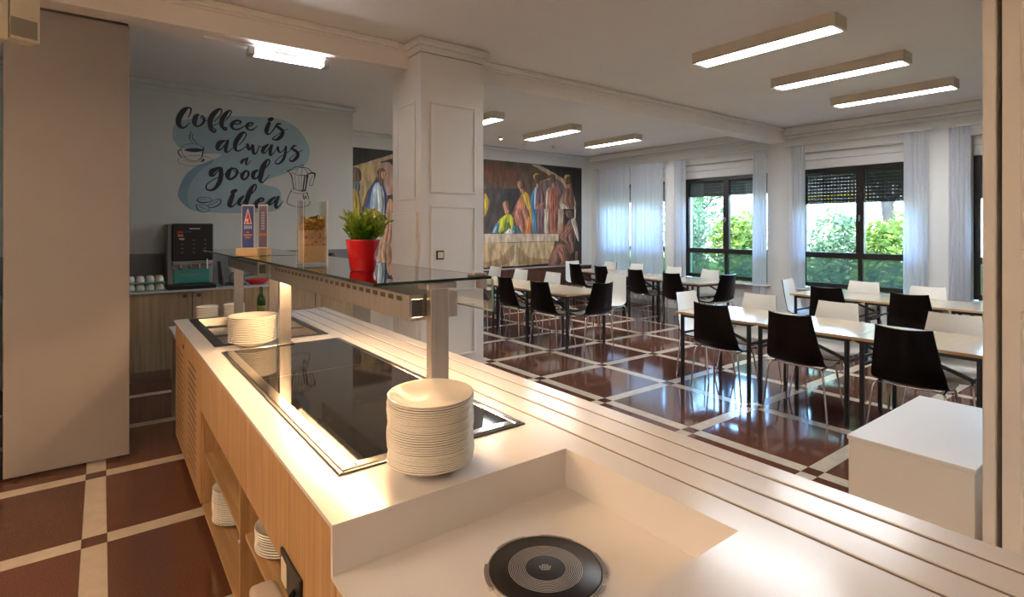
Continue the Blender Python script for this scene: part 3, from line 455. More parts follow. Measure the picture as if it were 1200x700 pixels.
# window wall: piers, spandrels, lintels, then the windows
WC = [7.80, 5.67, 3.43, 1.19]; HW = 0.88
edges = [YM] + [v for c in WC for v in (c+HW, c-HW)] + [-3.0]
wm = MB()
for a in range(0, len(edges), 2): wm.box(XW, 9.5, edges[a+1], edges[a], 0, H)
for c in WC:
    wm.box(XW, 9.5, c-HW, c+HW, 0, .60); wm.box(XW, 9.5, c-HW, c+HW, 2.82, H)
struct('wall_right', wm, M['wall'])
def window(n, c, drop, kids=True):
    y0, y1 = c-HW+.001, c+HW-.001; x0, x1 = 9.27, 9.34
    fr = MB()
    fr.box(x0, x1, y0, y0+.07, .645, 2.56, .004); fr.box(x0, x1, y1-.07, y1, .645, 2.56, .004)
    fr.box(x0, x1, y0+.07, y1-.07, 2.49, 2.56, .004); fr.box(x0, x1, y0+.07, y1-.07, .645, .715, .004)
    fr.box(x0, x1, y0+.07, y1-.07, 1.12, 1.21, .004)
    fr.box(x0-.01, x1, c-.055, c+.055, 1.21, 2.49, .004); fr.box(x0, x1, c-.03, c+.03, .715, 1.12, .004)
    w = struct('window_%d' % n, fr, M['frame_brown'])
    for a, b in ((y0+.07, c-.055), (c+.055, y1-.07)):
        B(9.30, 9.306, a, b, 1.21, 2.49).build('pane', M['glass_win'], w)
    for a, b in ((y0+.07, c-.03), (c+.03, y1-.07)):
        B(9.30, 9.306, a, b, .715, 1.12).build('lower_pane', M['glass_low'], w)
        # roller shutter, partly lowered: slats with light slots between them
    s = MB(); z = 2.50
    while z > drop:
        s.box(9.385, 9.393, y0+.02, y1-.02, z-.049, z, .002)
        k = y0+.04
        while k < y1-.05: s.box(9.387, 9.391, k, k+.038, z-.054, z-.049); k += .050
        z -= .054
    s.box(9.383, 9.396, y0+.02, y1-.02, z-.02, z+.002)
    s.build('shutter_slats', M['shutter'], w, kind='stuff')
    MB().box(9.24, 9.27, c-.012, c+.012, 1.73, 1.79, .004).box(9.225, 9.245, c-.01, c+.01, 1.70, 1.80, .004).build('window_handle', M['steel'], w)
    MB().box(9.24, 9.27, y0, y1, 2.562, 2.70, .004).box(9.235, 9.27, y0, y1, 2.704, 2.8195, .004).box(9.2702, 9.499, y0, y1, 2.561, 2.8195).build('shutter_box', M['panel_white'], w)
    B(8.96, 9.27, y0-.05, y1+.05, .602, .632, .008).build('sill', M['corian'], w)
for n, (c, d) in enumerate(zip(WC, (2.2, 2.26, 2.06, 2.03))): window(n+1, c, d)

# ---------------------------------------------------------------- garden outside
g = struct('ground', B(9.7, 60, -25, 45, -.5, -.3), M['grass'])
g['label'] = 'green lawn outside the windows'
def blades(x0, x1, y0, y1, n):
    m = MB()
    for _ in range(n):
        x, y, a, h = random.uniform(x0, x1), random.uniform(y0, y1), random.uniform(0, PI), random.uniform(.06, .16)
        dx, dy = .012*math.cos(a), .012*math.sin(a)
        m.add([(x-dx, y-dy, -.3), (x+dx, y+dy, -.3), (x+dy*3, y-dx*3, -.3+h)], [(0, 1, 2)])
    o = m.build('grass', M['grass'], kind='stuff'); return o
tag(blades(9.8, 14.5, 0, 11, 9000), 'short green grass on the lawn outside the windows', 'grass')
def bush(name, label, x, y, z, rx, rz, n, mat, trunk=0.0, size=.10):
    t = thing(name, label, 'bush' if name != 'garden_tree' else 'tree', (x, y, -.3))
    m = MB()
    lobes = [(random.uniform(-.55, .55)*rx, random.uniform(-.55, .55)*rx, random.uniform(-.45, .5)*rz, random.uniform(.45, .7)) for _ in range(7)]
    for _ in range(n):
        lx, ly, lz, s = random.choice(lobes)
        d = Vector((random.gauss(0, 1), random.gauss(0, 1), random.gauss(0, 1))).normalized()*random.uniform(.6, 1.0)
        p = Vector((x+lx+d.x*rx*s, y+ly+d.y*rx*s, z+lz+d.z*rz*s))
        if p.z < -.28: continue
        a = Vector((random.gauss(0, 1), random.gauss(0, 1), random.gauss(0, .6))).normalized()
        b = a.cross(Vector((random.gauss(0, 1), random.gauss(0, 1), random.gauss(0, 1)))).normalized()
        s2 = size*random.uniform(.6, 1.3)
        m.add([p-a*s2, p+b*s2*.45, p+a*s2, p-b*s2*.45], [(0, 1, 2, 3)])
    m.build('foliage', mat, t, kind='stuff')
    s = MB()
    if trunk:
        s.tube([(x, y, -.3), (x+.05, y-.03, z*.4), (x-.04, y+.1, z*.75), (x+.1, y+.2, z)], [trunk, trunk*.8, trunk*.65, trunk*.3], 8)
        s.tube([(x-.02, y+.06, z*.6), (x-.3, y+.8, z*.85)], [trunk*.5, trunk*.2], 6); s.tube([(x-.02, y+.02, z*.55), (x+.2, y-.9, z*.9)], [trunk*.5, trunk*.2], 6)
    else:
        for q in range(5): s.tube([(x, y, -.3), (x+random.uniform(-.3, .3)*rx, y+random.uniform(-.3, .3)*rx, z)], [.02, .008], 5)
    s.build('stem' if not trunk else 'trunk', M['bark'], t)
bush('garden_bush', 'loose yellow-green bush seen through the window at the mural end', 13.2, 12.9, 1.0, 1.0, 1.4, 1800, M['bush3'], size=.09)
bush('garden_bush', 'pale loose bush filling the left half of the second window', 13.2, 9.1, 1.05, .85, 1.55, 3200, M['bush3'], size=.08)
bush('garden_bush', 'bright green bush filling the right half of the second window', 12.4, 7.05, .75, .75, 1.25, 3000, M['bush1'], size=.085)
bush('garden_bush', 'pale grey-green bush behind the left half of the third window', 13.1, 5.5, .80, .85, 1.25, 3000, M['bush3'], size=.075)
bush('garden_bush', 'sunlit yellow-green bush behind the right half of the third window', 12.4, 4.05, .75, .62, 1.3, 2800, M['bush1'], size=.08)
bush('garden_bush', 'low green bush outside the window beside the right-hand pillar', 12.4, 2.45, .50, .75, .85, 1700, M['bush2'], size=.08)
bush('garden_tree', 'garden tree with a dark trunk showing above the bushes', 17.0, 5.6, 4.0, 2.2, 1.5, 2600, M['bush2'], trunk=.20, size=.17)
bush('garden_tree', 'slender garden tree with pale leaves behind the second window', 16.1, 11.3, 2.9, 1.2, 2.0, 2200, M['bush3'], trunk=.10, size=.12)
# pale building with yellow glazing bars beyond the garden
t = thing('pale_building', 'pale flat-roofed building with yellow window bars beyond the garden', 'building', (27, 10, -.3))
B(27, 33, -14, 34, -.3, 4.2).build('facade', M['render_white'], t)
B(26.4, 33.4, -14.5, 34.5, 4.2, 4.6, .05).build('flat_roof', M['render_white'], t)
for q in range(4):
    ya = 9.6+q*1.7
    w = MB(); 
    for z0, z1 in ((1.5, 1.6), (3.0, 3.12)): w.box(26.92, 27.0, ya, ya+1.6, z0, z1)
    for yy in (ya, ya+.75, ya+1.5): w.box(26.92, 27.0, yy, yy+.1, 1.6, 3.0)
    f = w.build('yellow_window', M['yellow'], t)
    B(26.96, 26.99, ya+.05, ya+1.55, 1.55, 3.05).build('pane', M['pane_far'], f)
t = thing('garden_canopy', 'white flat garden canopy on thin posts behind the second window', 'canopy', (20, 14.6, -.3))
B(18.6, 21.4, 12.6, 16.6, 2.05, 2.2, .02).build('canopy_roof', M['render_white'], t)
for xx in (18.8, 21.2):
    for yy in (12.8, 16.4): MB().tube([(xx, yy, -.3), (xx, yy, 2.05)], .05, 8).build('post', M['render_white'], t)

# ---------------------------------------------------------------- serving counter
CT = 0.92
t = counter = thing('serving_counter', 'long white-topped serving counter with oak front and three dark tray rails', 'counter', (.97, 2.0, 0))
w = MB(); th = .012
for x0, x1, y0, y1 in ((.42,.51,3.49,4.65),(1.16,1.235,3.49,4.65),(.42,1.235,4.65,4.70),(.42,1.235,1.237,3.49),(1.14,1.235,.665,1.237),(.42,1.235,-.7,.665)):
    w.box(x0, x1, y0, y1, CT-th, CT)
for x0, x1 in ((1.2495,1.3375),(1.352,1.4405),(1.455,1.525)): w.box(x0, x1, -.7, 4.70, CT-th, CT, .0015)
w.box(1.235, 1.455, 4.667, 4.70, CT-th, CT)
w.box(.42, 1.14, .665, 1.237, .792, .804)                                        # sunken shelf
w.box(.42, 1.152, 1.237, 1.249, .792, CT-th); w.box(1.14, 1.152, .665, 1.237, .792, CT-th); w.box(.42, 1.152, .653, .665, .792, CT-th)
w.build('worktop', M['corian'], t)
for x in (1.2423, 1.3447, 1.4478): B(x-.0073, x+.0073, -.7, 4.667, CT-th, CT-.004).build('tray_rail', M['groove'], t)
def oak(name, *a, **k): return B(*a, **k).build(name, M['oak'], t)
# customer side, ends, plinth
B(1.49, 1.51, -.7, 4.685, .08, CT-th).build('outer_panel', M['panel_white'], t)
oak('end_panel', .44, 1.49, 4.665, 4.685, .08, CT-th); 
B(.47, 1.47, -.7, 4.64, 0, .08).build('plinth', M['steel_dark'], t)
# kitchen side
dA = oak('door', .43, .449, 4.145, 4.665, .085, CT-th-.004, .001); dB = oak('door', .43, .449, 3.405, 4.14, .085, CT-th-.004, .001)
for d, ya, yb, zt, n in ((dA, 4.22, 4.56, .745, 15), (dB, 3.59, 3.92, .775, 15)):
    s = MB()
    for k in range(n): s.box(.4292, .4302, ya, yb, zt-k*.043-.009, zt-k*.043)
    s.build('vent_slots', M['black'], d)
B(.424, .430, 4.165, 4.185, .80, .83, .002).build('lock', M['steel_dark'], dA)
for y0, y1 in ((2.995, 3.40), (2.605, 2.992), (2.215, 2.602), (1.945, 2.212), (1.675, 1.942), (1.245, 1.672)):
    oak('header_panel', .43, .449, y0, y1, .60 if y1 > 1.7 else .085, CT-th-.002, .0006)
oak('front_panel', .43, .449, .70, 1.242, .085, .788, .001); oak('front_panel', .43, .449, -.7, .697, .085, CT-th-.002, .001)
oak('side_board', .45, .95, 3.385, 3.403, .085, .75); oak('side_board', .45, .95, 1.654, 1.672, .085, .75)
oak('divider', .432, .95, 2.343, 2.359, .085, .75)
B(.95, .965, 1.654, 3.403, .085, .75).build('back_board', M['oak'], t)
B(.435, .95, 1.672, 3.385, .07, .09, .001).build('bottom_shelf', M['oak_h'], t)
B(.45, .95, 2.36, 3.385, .345, .363, .001).build('shelf', M['oak_h'], t)
B(.45, .95, 1.672, 2.343, .375, .393, .001).build('shelf', M['oak_h'], t)
MB().tube([(.432, 2.351, .365), (.426, 2.351, .365)], .007, 10).build('shelf_pin', M['porcelain'], t)
# socket strip at the end of the niche
s = thing('socket_plate', 'black recessed socket strip on the oak counter front', 'socket', (.43, 1.61, .58))
B(.421, .4295, 1.50, 1.70, .555, .655, .003).build('plate', M['black'], s)
B(.417, .421, 1.62, 1.675, .57, .64, .002).build('socket_insert', M['cream'], s)
MB().tube(cr([(.42, 1.55, .60), (.40, 1.52, .60), (.385, 1.50, .55), (.39, 1.50, .45), (.40, 1.51, .3)], 5), .008, 8).build('cable', M['black'], s)
s = thing('plug_box', 'cream rounded power box hanging under the counter front socket', 'power box', (.39, 1.66, .5))
MB().rounded((.387, 1.66, .48), (.042, .13, .05), .4).build('housing', M['beige_pale'], s)
MB().box(.365, .415, 1.50, 1.535, .465, .50, .006).build('grip', M['black'], s)

# ---------------------------------------------------------------- ceramic warming plate and steel food well
t = thing('warming_plate', 'black ceramic warming plate in a steel frame set into the counter', 'warming plate', (.845, 2.39, CT))
fr = MB(); a0, a1, b0, b1 = .517, 1.168, 1.470, 3.31
def ring(mb, x0, x1, y0, y1, wl, wr, wn, wf, z0, z1, bev=.002):
    mb.box(x0, x0+wl, y0, y1, z0, z1, bev); mb.box(x1-wr, x1, y0, y1, z0, z1, bev)
    mb.box(x0+wl, x1-wr, y0, y0+wn, z0, z1, bev); mb.box(x0+wl, x1-wr, y1-wf, y1, z0, z1, bev)
ring(fr, a0, a1, b0, b1, .014, .014, .014, .014, CT+.0005, CT+.006)
fr.build('outer_frame', M['steel_dark'], t)
fr = MB(); ring(fr, a0+.012, a1-.012, b0+.012, b1-.012, .045, .024, .036, .016, CT+.0005, CT+.010, .003)
fr.build('steel_rim', M['steel_pol'], t)
for y0, y1 in ((b0+.048, 2.583), (2.587, b1-.028)): B(a0+.057, a1-.036, y0, y1, CT+.0005, CT+.008, .0005).build('glass_top', M['black_glass'], t)
B(a0+.057, a1-.036, 2.583, 2.587, CT+.0005, CT+.0086).build('joint_strip', M['steel_pol'], t)
t = thing('food_well', 'empty stainless food well sunk into the far end of the counter', 'food well', (.835, 4.07, CT))
fr = MB(); ring(fr, .512, 1.160, 3.488, 4.652, .055, .05, .04, .04, CT+.0005, CT+.005)
fr.build('rim', M['steel_dark'], t)
m = MB()
x0, x1, y0, y1, zb = .566, 1.112, 3.527, 4.613, CT-.12
m.add([(x0,y0,CT+.003),(x1,y0,CT+.003),(x1,y1,CT+.003),(x0,y1,CT+.003),(x0+.02,y0+.02,zb),(x1-.02,y0+.02,zb),(x1-.02,y1-.02,zb),(x0+.02,y1-.02,zb)],
      [(0,1,5,4),(1,2,6,5),(2,3,7,6),(3,0,4,7),(4,5,6,7)])
m.build('basin', M['steel'], t)
for yy in (3.88, 4.24): B(.566, 1.112, yy-.016, yy+.016, CT-.012, CT+.003, .003).build('divider_bar', M['steel_pol'], t)

# ---------------------------------------------------------------- heated gantries with glass shelves
def gantry(label, y0, y1, gx0, gx1, gy0, gy1, lamp_y0, lamp_y1, nlamps, guard):
    t = thing('heated_gantry', label, 'gantry', (.843, (y0+y1)/2, CT))
    for ya in (y0, y1):
        B(.811, .875, ya, ya+.03, CT+(.010 if guard or ya > 4 else .005), 1.425, .002).build('post', M['steel'], t)
        B(.795, .891, ya-.014, ya+.044, CT+(.010 if guard else .005), CT+.014, .002).build('foot_plate', M['steel_pol'], t)
        B(.790, .896, ya-.016, ya+.046, 1.410, 1.4295, .003).build('shelf_bracket', M['steel'], t)
    # lamp housing: two side cheeks, roof, end grilles, halogen rods
    h = MB(); xa, xb, za, zb = .757, .929, 1.311, 1.392
    h.box(xa, xa+.004, lamp_y0, lamp_y1, za, zb); h.box(xb-.004, xb, lamp_y0, lamp_y1, za, zb); h.box(xa+.004, xb-.004, lamp_y0, lamp_y1, zb-.004, zb)
    for yy in (lamp_y0, lamp_y1-.004):
        h.box(xa+.004, xa+.009, yy, yy+.004, za, zb-.004); h.box(xa+.046, xb-.004, yy, yy+.004, za, zb-.004); h.box(xa+.009, xa+.046, yy, yy+.004, za, za+.010)
        h.box(xa+.009, xa+.046, yy, yy+.004, zb-.014, zb-.004)
    hb = h.build('lamp_housing', M['steel'], t)
    for yy in (lamp_y0+.001, lamp_y1-.004):
        g = MB()
        for k in range(5): g.box(xa+.009, xa+.046, yy, yy+.002, za+.0115+k*.0114, za+.0200+k*.0114)
        g.box(xa+.009, xa+.046, yy+(.0022 if yy < lamp_y0+.1 else -.0014), yy+(.0029 if yy < lamp_y0+.1 else -.0006), za+.0103, zb-.0240)  # dark backing plate added to block lamp glare through the louvres
        g.build('end_grille', M['steel_dark'], hb)
    n = int((lamp_y1-lamp_y0-.1)/.064); v = MB()
    for k in range(n): v.box(xa-.0006, xa+.001, lamp_y0+.05+k*.064, lamp_y0+.090+k*.064, zb-.024, zb-.009, .003)
    v.build('vent_holes', M['vent_bronze'], hb, kind='stuff')
    L = (lamp_y1-lamp_y0-.08)/nlamps
    for k in range(nlamps):
        c = lamp_y0+.04+L*(k+.5)
        MB().tube([(.843, c-L*.16, 1.345), (.843, c+L*.16, 1.345)], .009, 8).build('heat_lamp', M['halogen' if guard else 'halogen_off'], t)
    gl = B(gx0, gx1, gy0, gy1, 1.430, 1.438).build('glass_shelf', M['glass_shelf'], t)
    e = MB().box(gx0, gx1, gy0-.0008, gy0, 1.4296, 1.4384).box(gx0-.0008, gx0, gy0, gy1, 1.4296, 1.4384).box(gx1, gx1+.0008, gy0, gy1, 1.4296, 1.4384).box(gx0, gx1, gy1, gy1+.0008, 1.4296, 1.4384)
    e.build('glass_edge', M['glass_edge'], gl)
    if guard:
        xa, xb = gx1+.014, gx1+.016
        gy = (gy0+.02, gy1-.05)
        m = MB().add([(xa, gy[0], 1.425), (xb, gy[0], 1.318), (xb, gy[1], 1.318), (xa, gy[1], 1.425), (xa+.006, gy[0], 1.425), (xb+.006, gy[0], 1.318), (xb+.006, gy[1], 1.318), (xa+.006, gy[1], 1.425)],
            [(0,1,2,3),(7,6,5,4),(0,4,5,1),(2,6,7,3),(1,5,6,2),(0,3,7,4)])
        gp = m.build('guard_glass', M['glass_guard'], t)
        MB().tube([(xa+.003, gy[0]-.001, 1.425), (xb+.003, gy[0]-.001, 1.318)], .0038, 6).tube([(xb+.003, gy[0], 1.317), (xb+.003, gy[1], 1.317)], .0035, 6).build('guard_glass_edge', M['glass_rim'], gp)
        for yy in (gy0+.02, (gy0+gy1)/2, gy1-.1): B(gx1-.055, gx1-.002, yy, yy+.045, 1.4385, 1.449, .002).box(gx1-.03, gx1-.002, yy, yy+.03, 1.395, 1.4295, .002).build('glass_clip', M['steel'], t)
gantry('near steel gantry with heat lamps and glass shelf over the warming plate', 1.49, 3.283, .63, 1.045, 1.50, 3.36, 1.53, 3.27, 10, True)
gantry('far steel gantry with heat lamps over the empty food well', 3.515, 4.615, .60, 1.045, 3.40, 4.62, 3.58, 4.56, 6, False)

# ---------------------------------------------------------------- crockery
PL = [(0, 0), (.058, 0), (.062, .0015), (.085, .0125), (.104, .0225), (.117, .0305), (.1210, .0322), (.1215, .0350), (.1195, .0362), (.117, .0355), (.100, .0245), (.080, .0150), (.058, .0066), (.03, .0050), (0, .0045)]
def plate_mesh(scale=1.0, zs=1.0, n=36): return MB().lathe([(r*scale, z*zs) for r, z in PL], (0, 0, 0), n)
def stack(name, cat, cx, cy, z0, n, pitch, proto, lab, lab_top, group, wob=.004, tilt=.0):
    for k in range(n):
        if k == 0: o = proto.build(name, M['porcelain'], None)
        else: o = first.copy(); COL.objects.link(o)
        if k == 0: first = o
        f = k/max(1, n-1)
        o.location = (cx+wob*(math.sin(k*.45)+random.uniform(-.3, .3)), cy+wob*(math.cos(k*.37)-1+random.uniform(-.3, .3)), z0+k*pitch)
        o.rotation_euler = (tilt*f, -tilt*.6*f, 0)
        tag(o, lab_top if k == n-1 else lab, cat, group)
stack('dinner_plate', 'plate', .742, 1.368, CT+.0004, 31, .0060, plate_mesh(), 'white plate within the tall stack at the near end of the warming plate', 'uppermost white plate of the tall near stack, catching the lamp light', 'plates in the tall near stack', .0028, .035)
stack('soup_plate', 'plate', .700, 3.425, CT+.0004, 15, .0098, plate_mesh(1.09, 1.05), 'white soup plate within the far stack beside the steel posts', 'uppermost white soup plate of the far stack beside the steel posts', 'soup plates in the far stack', .002, .0)
stack('side_plate', 'plate', .558, 3.10, .0905, 20, .0082, plate_mesh(.95, .9, 28), 'white plate stacked on the bottom shelf in the counter niche', 'top plate of the stack on the bottom niche shelf', 'plates on the bottom niche shelf', .002)
stack('side_plate', 'plate', .558, 2.14, .3935, 9, .0095, plate_mesh(.95, .9, 28), 'white plate stacked on the upper shelf in the counter niche', 'top plate of the stack on the upper niche shelf', 'plates on the upper niche shelf', .002)

# ---------------------------------------------------------------- induction disc in the sunken shelf
t = thing('induction_disc', 'round black induction plate with printed rings in the sunken shelf', 'induction plate', (.815, .952, .8045))
def rng(m, r0, r1, z0, z1, a0=0, a1=2*PI, n=48):
    prof = [(r0, z0), (r1, z0), (r1, z1), (r0, z1)]; vs = []; k = 0
    for q in range(n+1):
        a = a0+(a1-a0)*q/n
        for r, z in prof: vs.append((r*math.cos(a), r*math.sin(a), z))
    m.add(vs, [(q*4+p, q*4+(p+1) % 4, (q+1)*4+(p+1) % 4, (q+1)*4+p) for q in range(n) for p in range(4)])
    m.add(vs[:4], [(0,1,2,3)]); m.add(vs[-4:], [(3,2,1,0)]); return m
MB().lathe([(0, 0), (.128, 0), (.130, .010), (.127, .0125), (0, .0125)], (0, 0, 0), 64).build('disc', M['hob_black'], t, local=True)
m = MB(); rng(m, .1305, .1345, 0, .011); 
for a in (.35, 1.25, 2.35, 3.6, 4.6, 5.5): rng(m, .1345, .1415, 0, .009, a, a+.62, 14)
m.build('steel_ring', M['chrome'], t, local=True)
m = MB()
for k in range(10): rng(m, .047+.0041*k, .0483+.0041*k, .0125, .0128, n=56)
m.build('printed_rings', M['ring_grey'], t, local=True)
m = MB(); ca, sa = math.cos(.65), math.sin(.65)
for row, (L, segs) in enumerate(((.016, 3), (.030, 5), (.026, 6), (.020, 4))):
    for k in range(segs):
        u = -L/2+L*k/segs; v = .008-row*.0055
        q = [(u, v), (u+L/segs*.7, v), (u+L/segs*.7, v+.0036), (u, v+.0036)]
        m.add([(a*ca+b*sa, -a*sa+b*ca, .0128) for a, b in q], [(0, 1, 2, 3)])
m.build('printed_mark', M['ring_grey'], t, local=True)

# ---------------------------------------------------------------- on the glass shelf
GZ = 1.4385
t = thing('potted_plant', 'bushy green plant in a glossy red pot on the glass shelf', 'plant', (.79, 1.985, GZ))
MB().lathe([(0, 0), (.044, 0), (.047, .002), (.0625, .112), (.0645, .118), (.0615, .118), (.060, .108), (0, .104)], (0, 0, 0), 40).build('pot', M['red'], t, local=True)
MB().lathe([(0, .1045), (.0585, .1035)], (0, 0, 0), 24).build('soil', M['soil'], t, local=True)
m = MB(); st = MB()
for k in range(64):
    a = random.uniform(0, 2*PI); lean = random.uniform(.05, 1.05); L = random.uniform(.06, .125)*(1-.12*lean)
    r0 = .035*math.sqrt(random.random()); p = Vector((r0*math.cos(a), r0*math.sin(a), .105)); d = Vector((math.cos(a)*lean, math.sin(a)*lean, 1)).normalized()
    st.tube([p, p+d*L*.6, p+d*L+Vector((math.cos(a)*.01, math.sin(a)*.01, -.004))], [.0013, .001, .0006], 4, False)
    for q in range(9):
        f = .15+.85*q/8; o = p+d*L*f; b = random.uniform(0, 2*PI)
        e = (d*.75+Vector((math.cos(b), math.sin(b), .25))*.8).normalized(); s = e.cross(Vector((random.uniform(-1, 1), random.uniform(-1, 1), .3))).normalized()
        l = random.uniform(.024, .044); wv = .0046
        m.add([o, o+e*l*.45+s*wv, o+e*l-Vector((0, 0, .004)), o+e*l*.45-s*wv], [(0, 1, 2, 3)])
m.build('foliage', M['leaf'], t, local=True, kind='stuff'); st.build('stem', M['leaf'], t, local=True)

t = thing('layered_vase', 'square glass vase layered with grain, chickpeas and pasta on the shelf', 'vase', (.735, 2.43, GZ))
hw, hh, tk = .053, .283, .006
m = MB()
m.box(-hw, -hw+tk, -hw, hw, .012, hh, .001); m.box(hw-tk, hw, -hw, hw, .012, hh, .001); m.box(-hw+tk, hw-tk, -hw, -hw+tk, .012, hh); m.box(-hw+tk, hw-tk, hw-tk, hw, .012, hh)
m.box(-hw, hw, -hw, hw, 0, .012, .002)
m.build('glass_body', M['glass_clear'], t, local=True)
m = MB(); m.box(-hw, -hw+.002, -hw, -hw+.002, 0, hh); m.box(hw-.007, hw+.0003, -hw-.0003, -hw+.002, 0, hh); m.box(-hw, -hw+.002, hw-.002, hw, 0, hh)
for s in (-1, 1): m.box(-hw, hw, s*hw-.001, s*hw+.001, hh-.002, hh); m.box(s*hw-.001, s*hw+.001, -hw, hw, hh-.002, hh)
m.build('glass_corner', M['louvre_white'], t, local=True)  # white strips paint the bright refraction along the glass edges
iw = hw-tk-.0005
B(-iw, iw, -iw, iw, .0125, .085, .001).build('grain_layer', M['grain'], t, local=True, kind='stuff')
m = MB(); ico = [(0, 0, 1), (.894, 0, .447), (.276, .851, .447), (-.724, .526, .447), (-.724, -.526, .447), (.276, -.851, .447), (.724, .526, -.447), (-.276, .851, -.447), (-.894, 0, -.447), (-.276, -.851, -.447), (.724, -.526, -.447), (0, 0, -1)]
icf = [(0,1,2),(0,2,3),(0,3,4),(0,4,5),(0,5,1),(1,6,2),(2,7,3),(3,8,4),(4,9,5),(5,10,1),(6,7,2),(7,8,3),(8,9,4),(9,10,5),(10,6,1),(11,7,6),(11,8,7),(11,9,8),(11,10,9),(11,6,10)]
for _ in range(760):
    r = .0046; side = random.randrange(6); u = random.uniform(-iw+r, iw-r); z = random.uniform(.089, .150); d = iw-r
    c = (u, -d, z) if side in (0, 4) else (-d, u, z) if side in (1, 5) else (d, u, z) if side == 2 else (u, d, z)
    m.add([(c[0]+p[0]*r, c[1]+p[1]*r, c[2]+p[2]*r) for p in ico], icf, True)
B(-iw+.004, iw-.004, -iw+.004, iw-.004, .0855, .152).build('layer_core', M['pasta_dark'], t, local=True)  # darker core paints the shade in the gaps between chickpeas
m.build('chickpea_layer', M['chickpea'], t, local=True, kind='stuff')
for nm, mt, cnt in (('pasta_twists', M['pasta'], 60), ('green_pasta', M['pasta_green'], 40), ('amber_pasta', M['pasta_dark'], 70)):
    m = MB()
    for _ in range(cnt):
        z = random.uniform(.158, .212) if nm != 'amber_pasta' else random.uniform(.154, .195)
        side = random.randrange(4); u = random.uniform(-iw+.012, iw-.012); a = random.uniform(-1.2, 1.2); l = random.uniform(.006, .011); d = iw-.0045
        du, dz = math.cos(a)*l, math.sin(a)*l
        P = lambda q: (u+du*q, -d, z+dz*q) if side == 0 else (-d, u+du*q, z+dz*q) if side == 1 else (d, u+du*q, z+dz*q) if side == 2 else (u+du*q, d, z+dz*q)
        m.tube([P(-1), P(0), P(1)], .0032, 6)
    if nm == 'amber_pasta': m.box(-iw+.01, iw-.01, -iw+.01, iw-.01, .1525, .20)
    m.build(nm, mt, t, local=True, kind='stuff')

def card(label, x, y, rz, wd, ht, blk, face_fn):
    t = thing('table_card', label, 'sign', (x, y, GZ), rz)
    B(-blk/2, blk/2, -.028, .028, 0, .042, .002).build('wooden_block', M['pine'], t, local=True)
    B(-wd/2, wd/2, -.003, .003, .0425, .0425+ht*1.1, .0008).build('card_sleeve', M['printer_white'], t, local=True)
    face_fn(t)
def poly(t, name, mat, pts, y):
    m = MB(); n = len(pts)
    pts = [(p[0], .0425+(p[1]-.0425)*1.1) for p in pts]
    m.add([(p[0], y, p[1]) for p in pts]+[(p[0], y+.0002, p[1]) for p in pts], [tuple(range(n))]+[(i, (i+1) % n, n+(i+1) % n, n+i) for i in range(n)])
    return m.build(name, mat, t, local=True)
def bars(t, name, mat, rows, y):
    m = MB()
    for u0, u1, z0, z1 in rows:
        z0, z1 = .0425+(z0-.0425)*1.1, .0425+(z1-.0425)*1.1; m.add([(u0, y, z0), (u1, y, z0), (u1, y, z1), (u0, y, z1)], [(0, 1, 2, 3)])
    return m.build(name, mat, t, local=True)
def face1(t):
    bars(t, 'blue_print', M['print_blue'], [(-.031, .031, .046, .268)], -.0032)
    poly(t, 'emblem_outline', M['printer_white'], [(-.021, .172), (.021, .172), (.017, .188), (.001, .253), (-.002, .253), (-.018, .188)], -.0036)
    poly(t, 'emblem_triangle', M['print_red'], [(-.017, .176), (-.003, .176), (-.006, .190), (-.012, .186)], -.0040)
    poly(t, 'emblem_triangle', M['print_red'], [(.001, .176), (.017, .176), (.013, .190), (.0, .242), (-.010, .198), (.002, .200)], -.0040)
    bars(t, 'pale_lettering', M['print_pale'], [(-.020+.0088*k, -.020+.0088*k+.006, .146, .164) for k in range(5)], -.0036)
    bars(t, 'orange_lettering', M['print_orange'], [(-.008, .006, .124, .131), (-.022, .022, .109, .117), (-.016, .014, .097, .103)], -.0036)
def face2(t):
    bars(t, 'violet_print', M['print_violet'], [(-.026, .026, .046, .272)], -.0032)
    bars(t, 'pale_lettering', M['print_pale'], [(-.010, .012, .142+.0145*k, .142+.0145*k+.010) for k in range(7)], -.0036)
    bars(t, 'orange_lettering', M['print_orange'], [(-.022, .022, .108, .122)], -.0036)
card('blue table card with a red and white triangle emblem in a wooden block', .68, 3.46, -.43, .070, .232, .118, face1)
card('narrow violet table card with vertical lettering in a wooden block', .775, 3.52, -.75, .060, .236, .075, face2)

# ---------------------------------------------------------------- tables
tp = thing('dining_table', 'proto', 'table', (0, 0, 0))
TW, TD = .415, .40
B(-TD, TD, -TW+.001, TW-.001, .716, .738, .001).build('tabletop', M['oak_edge'], tp)
B(-TD+.001, TD-.001, -TW+.002, TW-.002, .738, .7395).build('laminate_surface', M['laminate'], tp)
for sx in (-1, 1):
    for sy in (-1, 1): B(sx*.345-.015, sx*.345+.015, sy*.36-.015, sy*.36+.015, 0, .716, .002).build('leg', M['black_metal'], tp)
m = MB()
for s in (-1, 1): m.bar((-.33, s*.36, .70), (.33, s*.36, .70), .03, .03).bar((s*.345, -.345, .70), (s*.345, .345, .70), .025, .03)
for s in (-1, 1): m.bar((-.33, s*.36, .52), (.33, s*.36, .52), .02, .02)
m.build('underframe', M['black_metal'], tp)
for s in (-1, 1): MB().bar((s*.30, -.33, .53), (s*.30, .10, .69), .018, .025).build('brace', M['black_metal'], tp)
TABLES = []
def put_table(x, y, rz, label, group):
    o = tp if not TABLES else copy_tree(tp)
    TABLES.append(o); o.location = (x, y, 0); o.rotation_euler = (0, 0, rz); o['label'] = label; o['group'] = group
ords = ['first', 'second', 'third', 'fourth']
GT = 'tables joined in long rows'
